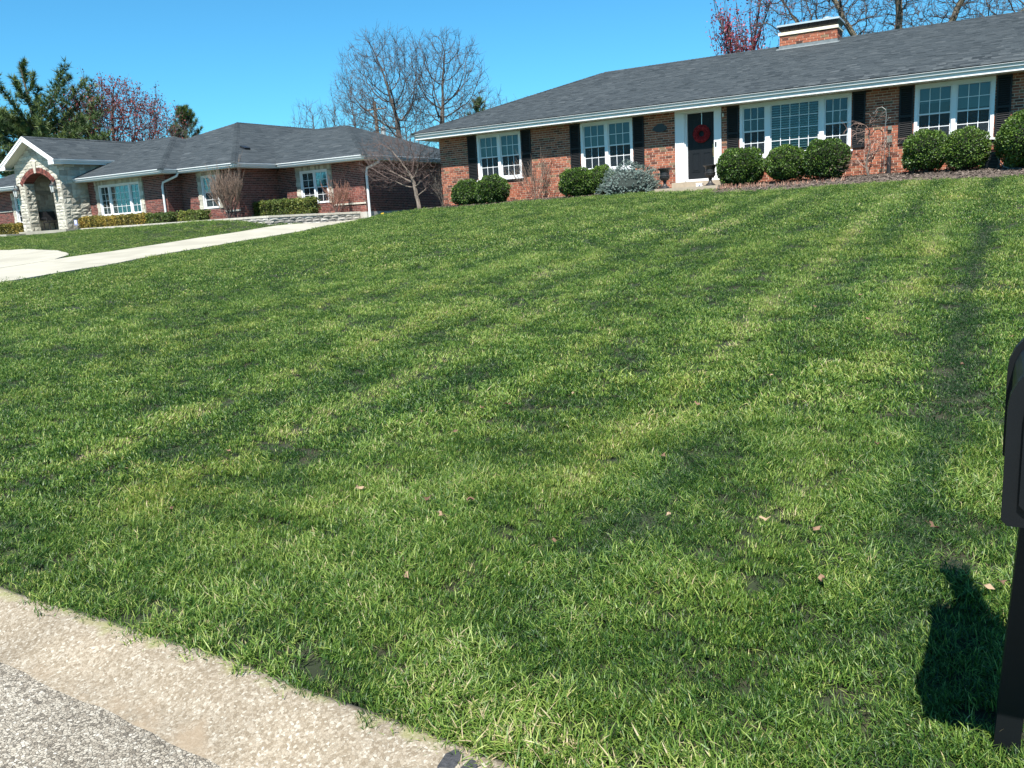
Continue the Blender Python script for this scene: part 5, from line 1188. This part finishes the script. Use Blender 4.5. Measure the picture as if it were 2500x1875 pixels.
# ---- wreath
t = empty('wreath', (-8.48, YH+.08, 3.80), 'red ring wreath hanging on the black front door', 'wreath')
b = MB(); wy = YH+.045; R0, R1 = .185, .085
rs = np.random.default_rng(9); ring = []
for i in range(36):
    th = 2*math.pi*i/36
    for k in range(10):
        ph = 2*math.pi*k/10; rr = R1*(1+.10*math.sin(9*th+3*ph)+rs.uniform(-.06, .06)); b.v.append((-8.48+(R0+rr*math.cos(ph))*math.cos(th), wy+rr*.5*math.sin(ph), 3.80+(R0+rr*math.cos(ph))*math.sin(th)))
for i in range(36):
    for k in range(10): a, c, i2, k2 = i*10+k, 0, (i+1) % 36, (k+1) % 10; b.f.append((i*10+k, i2*10+k, i2*10+k2, i*10+k2)); b.t.append(.5)
b.build('ring', M_redwreath, t)
n = 2200; th = rng.uniform(0, 6.283, n); ph = rng.uniform(-math.pi, 0, n); rr = R1*1.02; C = np.stack([-8.48+(R0+rr*np.cos(ph))*np.cos(th), wy+rr*.5*np.sin(ph), 3.80+(R0+rr*np.cos(ph))*np.sin(th)], 1); A = rdir(n)*.014; B = np.cross(rdir(n), A); B = B/np.linalg.norm(B, axis=1)[:, None]*.010
fastmesh('berries', quads(C, A, B), 4, rng.random(n), M_redwreath, t, kind='stuff')
b = MB(); b.box(-8.49, -8.472, YH+.085, YH+.095, 4.05, 4.452); b.box(-8.49, -8.472, YH+.085, YH+.16, 4.452, 4.458); b.build('hanger', M_metalw, t)
# ---- white vent box on the step
t = empty('vent_box', (-8.42, 26.84, 2.13), 'small white box with a grey mark standing on the front step', 'box'); b = MB(); b.box(-8.52, -8.32, 26.80, 26.895, 2.131, 2.235); b.box(-8.53, -8.31, 26.79, 26.895, 2.236, 2.25); b.build('case', M_white, t)
b = MB(); b.box(-8.44, -8.38, 26.797, 26.7995, 2.16, 2.20); b.build('mark', mat('mark_grey', (.15, .17, .25), .6), t)
# ---- shepherd hook
b = MB(); pts = [(-3.02, 26.9, 2.1), (-3.02, 26.9, 3.5), (-3.0, 26.9, 3.75), (-3.02, 26.9, 3.92), (-3.12, 26.9, 4.0), (-3.24, 26.9, 3.98), (-3.30, 26.9, 3.88), (-3.33, 26.9, 3.84), (-3.36, 26.9, 3.88)]
b.tube(pts, .009, 6); b.tube([(-3.02, 26.9, 3.55), (-2.94, 26.9, 3.68), (-2.88, 26.9, 3.69)], .007, 5)
tag(b.build('shepherd_hook', mat('hook_grey', (.22, .22, .21), .5, metal=.5), origin=(-3.02, 26.9, 2.1)), 'thin curled metal plant hook standing against the brick behind the weeping maple', 'plant hook')
b = MB(); b.tube([(-2.90, 26.95, 2.1), (-2.90, 26.95, 2.62)], .06, 8); tag(b.build('standpipe', M_iron, origin=(-2.9, 26.95, 2.1)), 'stubby dark pipe standing in the mulch right of the weeping maple', 'pipe')
# ---- slatted hose box and hose
t = empty('hose_box', (-.36, 26.5, 2.06), 'black slatted hose reel box between the boxwoods by the right window', 'hose box')
hx0, hx1, hy0, hy1, hz0, hz1 = -.60, -.13, 26.38, 26.78, 2.05, 2.55
b = MB(); b.box(hx0, hx0+.05, hy0, hy1, hz0, hz1); b.box(hx1-.05, hx1, hy0, hy1, hz0, hz1); b.box(hx0+.05, hx1-.05, hy0+.05, hy1, hz0, hz1-.02); b.build('case', M_black, t)
b = MB(); b.box(hx0-.02, hx1+.02, hy0-.025, hy1+.01, hz1, hz1+.03); b.build('lid', M_plastic, t)
for k in range(5):
    b = MB(); z = hz0+.02+k*.078; b.box(hx0+.051, hx1-.051, hy0+.012, hy0+.045, z, z+.062); b.build('slat', M_plastic, t)
b = MB(); P = [(-.23, 26.38, 2.44), (-.19, 26.24, 2.36), (-.13, 26.15, 2.22), (-.03, 26.05, 2.10), (.10, 25.95, 2.05), (.35, 25.8, 2.03)]
pp = [np.array(P[0])]
for i in range(len(P)-1):
    for u in (.33, .66, 1): pp.append(np.array(P[i])*(1-u)+np.array(P[i+1])*u)
b.tube(pp, .014, 7); b.lathe((-.23, 26.37, 2.44), [(.03, -.01), (.03, .01)], 8)
tag(b.build('garden_hose', mat('hose_grey', (.20, .21, .20), .5), origin=(-.23, 26.38, 2.06)), 'grey garden hose trailing out of the slatted box into the mulch', 'hose')
# ---- yellow yard flag, small sign by the entry
t = empty('yard_flag', (-21.75, 27.6, 1.74), 'small yellow yard flag on a wire by the path between the houses', 'sign'); b = MB(); b.tube([(-21.75, 27.6, 1.6), (-21.79, 27.6, 2.0)], .006, 5); b.build('stake', M_iron, t)
b = MB(); b.obox((-21.86, 27.58, 1.80), (.15, 0, .02), (0, .006, 0), (-.03, 0, .17)); b.build('card', M_yellow, t); b = MB(); b.obox((-21.81, 27.575, 1.85), (.05, 0, .007), (0, .002, 0), (-.015, 0, .08)); b.build('print', mat('print_brown', (.25, .13, .02), .7), t)
t = empty('yard_sign', (-37.75, 24.75, 2.02), 'small white and blue yard sign beside the stone entry', 'sign'); b = MB(); b.tube([(-37.66, 24.70, 1.9), (-37.66, 24.70, 2.3)], .01, 5); b.build('stake', M_metalw, t)
b = MB(); b.box(-37.78, -37.56, 24.68, 24.69, 2.28, 2.52); b.build('card', mat('sign_blue', (.25, .28, .55), .5), t); b = MB(); b.box(-37.74, -37.60, 24.673, 24.678, 2.34, 2.50); b.build('panel', M_white, t)
# ---- chair inside the stone entry
t = empty('porch_chair', (-40.6, 25.35, 2.12), 'dark metal chair in the shade inside the stone entry', 'chair'); X0, Y0, Y1 = -40.86, 24.98, 25.72
b = MB(); b.box(X0+.02, X0+.50, Y0+.05, Y1-.05, 2.50, 2.55); b.build('seat', M_iron, t)
b = MB(); b.obox((X0, Y0-.03, 2.62), (.03, 0, 0), (0, Y1-Y0+.06, 0), (-.06, 0, .44)); b.build('backrest', M_iron, t)
for x in (X0+.03, X0+.45):
    for y in (Y0+.08, Y1-.12): b = MB(); b.box(x, x+.035, y, y+.035, 2.12, 2.50); b.build('leg', M_iron, t)
for y in (Y0, Y1-.05): b = MB(); b.box(X0, X0+.48, y, y+.045, 2.72, 2.755); b.box(X0+.44, X0+.48, y, y+.04, 2.551, 2.719); b.build('armrest', M_iron, t)

# ================================================================== MAILBOX
t = empty('mailbox', (.12, 2.46, .10), 'black plastic kerbside mailbox on a square post at the right edge', 'mailbox')
mx0, mx1, my0, my1, mz0, mz1 = .030, .268, 1.98, 2.46, .86, 1.215
def mprof(x0, x1, z0, z1, n=12):
    r_ = (x1-x0)/2; c = (x0+x1)/2; rz = min(r_, .13); P = [(x0+.012, z0), (x0, z0+.012), (x0, z1-rz)]
    for i in range(1, n): th = math.pi*(1-i/n); P.append((c+r_*math.cos(th), z1-rz+rz*math.sin(th)))
    return P+[(x1, z1-rz), (x1, z0+.012), (x1-.012, z0)]
def shell(b, y0, y1, x0, x1, z0, z1):
    P = mprof(x0, x1, z0, z1); k = len(P); b.add([(x, y0, z) for x, z in P]+[(x, y1, z) for x, z in P], [tuple(range(k))[::-1], tuple(range(k, 2*k))]+[(i, (i+1) % k, k+(i+1) % k, k+i) for i in range(k)])
b = MB(); shell(b, my0+.05, my1, mx0+.012, mx1-.012, mz0+.015, mz1-.012); b.build('box', M_plastic, t)
b = MB(); shell(b, my0+.012, my0+.05, mx0-.001, mx1+.001, mz0-.02, mz1); b.build('door', M_plastic, t)
b = MB(); shell(b, my0, my0+.012, mx0+.03, mx1-.03, mz0+.02, mz1-.04); b.box(.15, .18, my0-.03, my0, 1.14, 1.16); b.build('door_panel', M_plastic, t)
b = MB(); shell(b, my1-.035, my1+.004, mx0, mx1, mz0+.005, mz1+.002); b.build('rear_rim', M_plastic, t)
b = MB(); b.box(mx0+.03, mx1-.03, my0+.03, my1+.02, mz0-.025, mz0+.014); b.build('mounting_plate', M_plastic, t)
b = MB(); b.obox((.040, 2.43, -.2), (.062, 0, 0), (0, .07, 0), (.046, 0, mz0+.175)); b.box(.118, .198, 2.502, 2.58, mz0-.05, 1.46); b.box(.108, .208, 2.492, 2.59, 1.46, 1.50); b.box(.10, .20, 2.45, 2.58, .74, .80); b.build('post', M_plastic, t)

# ================================================================== GRASS (stuff) by geometry nodes
src = bpy.data.collections.new('grass_tufts')   # source tufts live outside the scene collection
def tuft(nb_, rad, h0, h1, wd, seed, flat=.25, segs=2, dry=.06):
    r = np.random.default_rng(seed); V = []; F = []; T = []
    for i in range(nb_):
        a = r.uniform(0, 6.283); q = rad*math.sqrt(r.random()); p = np.array([q*math.cos(a), q*math.sin(a), -.01]); az = r.uniform(0, 6.283); h = r.uniform(h0, h1); ln = r.uniform(.05, flat)*h*2.2
        d = np.array([math.cos(az), math.sin(az), 0]); s = np.array([-d[1], d[0], 0])*wd*.5*r.uniform(.7, 1.3); tw = r.uniform(-.6, .6); s = s*math.cos(tw)+d*wd*.5*math.sin(tw)
        tn_ = float(np.clip(r.normal(.43, .19), .02, .86)) if r.random() > dry else r.uniform(.93, 1.0); b0 = len(V)
        for k in range(segs+1):
            u = k/(segs+1); c = p+np.array([0, 0, h*u*(1-.25*u)])+d*ln*u*u; w_ = 1-.35*u; V += [tuple(c-s*w_), tuple(c+s*w_)]
        V.append(tuple(p+np.array([0, 0, h*.80])+d*ln*1.1))
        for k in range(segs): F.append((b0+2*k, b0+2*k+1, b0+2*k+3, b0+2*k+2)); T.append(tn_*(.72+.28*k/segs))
        F.append((b0+2*segs, b0+2*segs+1, b0+2*segs+2)); T.append(tn_)
    me = bpy.data.meshes.new('tuft'); me.from_pydata(V, [], F); at = me.attributes.new('tint', 'FLOAT', 'FACE'); at.data.foreach_set('value', np.array(T, np.float32)); me.materials.append(M_grass); me.update()
    o = bpy.data.objects.new('tuft_%02d' % len(src.objects), me); src.objects.link(o)
for i in range(5): tuft(56, .070, .020, .046, .0034, 200+i, flat=.55, segs=2)       # 0-4 near
for i in range(4): tuft(42, .085, .022, .042, .0058, 210+i, flat=.5, segs=2)       # 5-8 middle
for i in range(4): tuft(42, .13, .024, .042, .010, 220+i, flat=.45, segs=1)         # 9-12 far
for i in range(3): tuft(16, .035, .030, .062, .0046, 230+i, flat=.45, segs=4, dry=.1) # 13-15 coarse, by the kerb
for i in range(2): tuft(26, .08, .02, .04, .0035, 240+i, flat=.6, segs=2, dry=.75)  # 16-17 straw
def noise2(x, y, s, seed):
    r = np.random.default_rng(seed); o = 0
    for i in range(9):
        a = r.uniform(0, 6.283); f = s*r.uniform(.6, 1.7); o = o+np.sin((x*math.cos(a)+y*math.sin(a))*f+r.uniform(0, 6.283))
    return o/3.0
def vn(x, y, sx, sy, seed):
    r = np.random.default_rng(seed); T = r.uniform(-1, 1, (256, 256)); u = np.asarray(x)/sx+1000.3; v = np.asarray(y)/sy+1000.7; i = np.floor(u).astype(int); j = np.floor(v).astype(int); fu = u-i; fv = v-j; fu = fu*fu*(3-2*fu); fv = fv*fv*(3-2*fv)
    a = T[i % 256, j % 256]; b = T[(i+1) % 256, j % 256]; c = T[i % 256, (j+1) % 256]; d = T[(i+1) % 256, (j+1) % 256]
    return a*(1-fu)*(1-fv)+b*fu*(1-fv)+c*(1-fu)*fv+d*fu*fv
def inpoly(x, y, poly):
    c = np.zeros(len(x), bool); n = len(poly)
    for i in range(n):
        (x0, y0), (x1, y1) = poly[i], poly[(i+1) % n]; m_ = ((y0 > y) != (y1 > y)); xx = (x1-x0)*(y-y0)/((y1-y0) if y1 != y0 else 1e-9)+x0; c ^= m_ & (x < xx)
    return c
def lawnpoints(poly, bands, seed, extra=None):
    r = np.random.default_rng(seed); X0, X1 = min(p[0] for p in poly), max(p[0] for p in poly); Y0, Y1 = min(p[1] for p in poly), max(p[1] for p in poly); out = []
    for (d0, d1, dens, ids) in bands:
        xa_, xb2 = max(X0, -d1), min(X1, d1); ya2, yb2_ = max(Y0, -1), min(Y1, d1)
        if xb2 <= xa_ or yb2_ <= ya2: continue
        n = int((xb2-xa_)*(yb2_-ya2)*dens); x = r.uniform(xa_, xb2, n); y = r.uniform(ya2, yb2_, n); dd = np.hypot(x, y)+r.normal(size=n)*.25
        lx = x*CR[0]/np.hypot(CR[0], CR[1])+y*CR[1]/np.hypot(CR[0], CR[1]); ly = x*CF[0]/np.hypot(CF[0], CF[1])+y*CF[1]/np.hypot(CF[0], CF[1])
        k = (dd >= d0) & (dd < d1) & (ly > 0) & (lx < ly*.72+1.6) & (lx > -ly*.72-1.6); x, y = x[k], y[k]; k = inpoly(x, y, poly) & (y > yedge(x)+.0); x, y = x[k], y[k]
        out.append(np.stack([x, y, r.choice(ids, len(x))], 1))
    return np.concatenate(out)
def field(name, A, label, seed, stripes=True):
    r = np.random.default_rng(seed); x, y, ids = A.T; n = len(x); z = G(x, y)
    Ls = np.zeros(n); Ds = np.zeros(n)
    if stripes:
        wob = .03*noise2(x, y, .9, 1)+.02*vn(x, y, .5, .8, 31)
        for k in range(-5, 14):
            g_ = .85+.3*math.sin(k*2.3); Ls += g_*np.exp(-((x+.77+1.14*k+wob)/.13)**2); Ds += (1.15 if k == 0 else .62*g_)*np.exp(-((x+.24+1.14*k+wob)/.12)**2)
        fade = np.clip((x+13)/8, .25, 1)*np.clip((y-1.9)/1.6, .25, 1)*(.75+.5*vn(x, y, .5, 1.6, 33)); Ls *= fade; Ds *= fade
    m1 = vn(x, y, .30, .16, 41); m2 = vn(x, y, .85, .45, 42); m3 = vn(x, y, 2.6, 1.6, 43); m4 = vn(x, y, .13, .10, 44)
    rx = .7*Ds-.75*Ls+.22*m1+r.normal(size=n)*.22; ry = .25*vn(x, y, .4, .4, 45)+r.normal(size=n)*.22
    sc_ = 1.0+.20*m1+.16*m2+.10*m4+r.normal(size=n)*.12-.38*np.clip(Ds, 0, 1)-.05*Ls; sc_ = np.clip(sc_, .62, 1.5)
    it = .40*Ls-.42*Ds+.17*m1-.05*(y < 6)-.02+.08*m2+.05*m3+.06*m4+r.normal(size=n)*.05  # stripe sheen and track shade painted into blade tint; rest is varied tone
    near = np.clip((.55-(y-yedge(x)))/.45, 0, 1) if stripes else np.zeros(n)
    m_ = r.random(n) < np.clip(near*.45, 0, .5); ids = np.where(m_, r.choice([13, 14, 15], n), ids)
    m_ = r.random(n) < .018+.30*np.clip(near-.35, 0, 1)+.05*(noise2(x, y, 2.0, 9) > 1.25); ids = np.where(m_ & (y < 9), r.choice([16, 17], n), ids)
    me = bpy.data.meshes.new(name); me.vertices.add(n); me.vertices.foreach_set('co', np.stack([x, y, z-.004], 1).astype(np.float32).ravel())
    a = me.attributes.new('idx', 'INT', 'POINT'); a.data.foreach_set('value', ids.astype(np.int32))
    a = me.attributes.new('rot', 'FLOAT_VECTOR', 'POINT'); a.data.foreach_set('vector', np.stack([rx, ry, np.zeros(n)], 1).astype(np.float32).ravel())
    a = me.attributes.new('spin', 'FLOAT', 'POINT'); a.data.foreach_set('value', r.uniform(0, 6.283, n).astype(np.float32))
    a = me.attributes.new('scl', 'FLOAT', 'POINT'); a.data.foreach_set('value', sc_.astype(np.float32))
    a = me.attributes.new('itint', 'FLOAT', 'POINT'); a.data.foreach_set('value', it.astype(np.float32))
    me.materials.append(M_grass)
    o = bpy.data.objects.new(name, me); COL.objects.link(o); tag(o, label, 'grass', kind='stuff')
    ng = bpy.data.node_groups.new('scatter_grass', 'GeometryNodeTree'); ng.interface.new_socket('Geometry', in_out='INPUT', socket_type='NodeSocketGeometry'); ng.interface.new_socket('Geometry', in_out='OUTPUT', socket_type='NodeSocketGeometry')
    N = ng.nodes; L = ng.links; gi = N.new('NodeGroupInput'); go = N.new('NodeGroupOutput'); ip = N.new('GeometryNodeInstanceOnPoints'); ci = N.new('GeometryNodeCollectionInfo')
    ci.inputs['Collection'].default_value = src; ci.inputs['Separate Children'].default_value = True; ci.inputs['Reset Children'].default_value = True
    def na(nm, dt): q = N.new('GeometryNodeInputNamedAttribute'); q.data_type = dt; q.inputs['Name'].default_value = nm; return q.outputs['Attribute']
    ip.inputs['Pick Instance'].default_value = True
    L.new(gi.outputs[0], ip.inputs['Points']); L.new(ci.outputs[0], ip.inputs['Instance']); L.new(na('idx', 'INT'), ip.inputs['Instance Index']); L.new(na('scl', 'FLOAT'), ip.inputs['Scale'])
    e2r = N.new('FunctionNodeEulerToRotation'); L.new(na('rot', 'FLOAT_VECTOR'), e2r.inputs[0])
    ax = N.new('ShaderNodeCombineXYZ'); L.new(na('spin', 'FLOAT'), ax.inputs[2]); e2 = N.new('FunctionNodeEulerToRotation'); L.new(ax.outputs[0], e2.inputs[0])
    rr = N.new('FunctionNodeRotateRotation'); rr.rotation_space = 'LOCAL'; L.new(e2r.outputs[0], rr.inputs[0]); L.new(e2.outputs[0], rr.inputs[1]); L.new(rr.outputs[0], ip.inputs['Rotation'])
    L.new(ip.outputs[0], go.inputs[0]); md = o.modifiers.new('scatter', 'NODES'); md.node_group = ng; return o
lawn = [(pl(RE, y)+.03, y) for y in np.linspace(1.7, 28.0, 14)]+[(-23.0, 28.35), (-19.0, 26.75), (-18.5, yfL(-18.5)), (-14, yfL(-14)), (-9.5, yfL(-9.5)), (-9.45, 25.53), (-7.45, 25.53), (-7.4, yfR(-7.4)), (-6.8, yfR(-6.8)), (-6, 24.45), (0, 24.42), (6.5, 24.4), (6.5, 1.6)]
B1 = [(0, 3.4, 600, [0, 1, 2, 3, 4]), (3.4, 5.2, 480, [0, 1, 2, 3, 4]), (5.2, 9, 260, [5, 6, 7, 8]), (9, 14, 170, [5, 6, 7, 8]), (14, 40, 85, [9, 10, 11, 12])]
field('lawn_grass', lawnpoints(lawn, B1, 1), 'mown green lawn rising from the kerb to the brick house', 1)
isle = [(-24.15, 15.1)]+IS[1:]+[(-52, 23.2), (-37.4, 23.2), (-37.5, 24.83), (-25.35, 24.83), (-24.85, 26.3), (-24.78, 24.9), (-24.58, 19.2)]
field('neighbour_grass', lawnpoints(isle, [(14, 70, 60, [9, 10, 11, 12])], 2), 'darker green grass bank below the neighbouring house', 2, stripes=False)
# ---- fallen leaves
LV = [p for k_, p in enumerate([(-2.93,4.24),(-2.95,3.33),(-2.79,3.02),(-2.49,3.32),(-2.26,3.37),(-3.2,2.87),(-1.25,3.47),(-.62,3.5),(-.55,3.27),(-.18,3.66),(-.51,4.6),(-.22,4.09),(.01,3.23),(-2.52,5.13),(-.92,3.91),(.1,7.04),(-.18,6.23),(-.92,7.01),(-.94,7.58),(-1.34,5.81),(-1.29,7.01),(-.83,3.54),(-1.63,3.08),(-4.43,3.76),(-4.19,3.54),(-3.39,4.54),(0,3.06),(-2.29,3.16),(-2.11,2.62),(-1.74,2.7),(-.52,3.1),(-2.87,4.82),(-2.8,2.78),(-4.06,9.51),(-5.69,4.9),(-2.03,7.99),(-1.45,8.03),(-1.13,8.53),(-1.84,8.67),(.06,3.28),(-3.01,4.72),(-.01,3.65),(-1.63,5.09),(-3.81,2.79),(-2.88,4.03),(-1.53,4.18)]) if k_ % 3 != 2]
leafmeshes = []
for q in range(4):
    b = MB(); k = 9; P = []
    for i in range(k):
        th = 2*math.pi*i/k; rr = .034*(1.0 if i % 2 == 0 else .55)*random.uniform(.8, 1.2); P.append((rr*math.cos(th)*1.15, rr*math.sin(th)*.8, .012*math.sin(th*2+q)+random.uniform(0, .012)))
    b.add(P+[(0, 0, .004)], [(i, (i+1) % k, k) for i in range(k)]); b.tube([(.035, 0, .006), (.055, .004, .012)], .0015, 3); o = b.build('fallen_leaf', M_dead, None); leafmeshes.append(o.data); bpy.data.objects.remove(o)
for i, (x, y) in enumerate(LV):
    o = bpy.data.objects.new('fallen_leaf', leafmeshes[i % 4]); COL.objects.link(o); o.location = (x, y, g1(x, y)+.040); s = random.uniform(.42, .78); o.scale = (s, s, s); o.rotation_euler = (random.uniform(-.3, .3), random.uniform(-.3, .3), random.uniform(0, 6.28))
    tag(o, 'curled tan dead leaf lying in the green lawn', 'leaf', 'dead leaves scattered on the lawn')
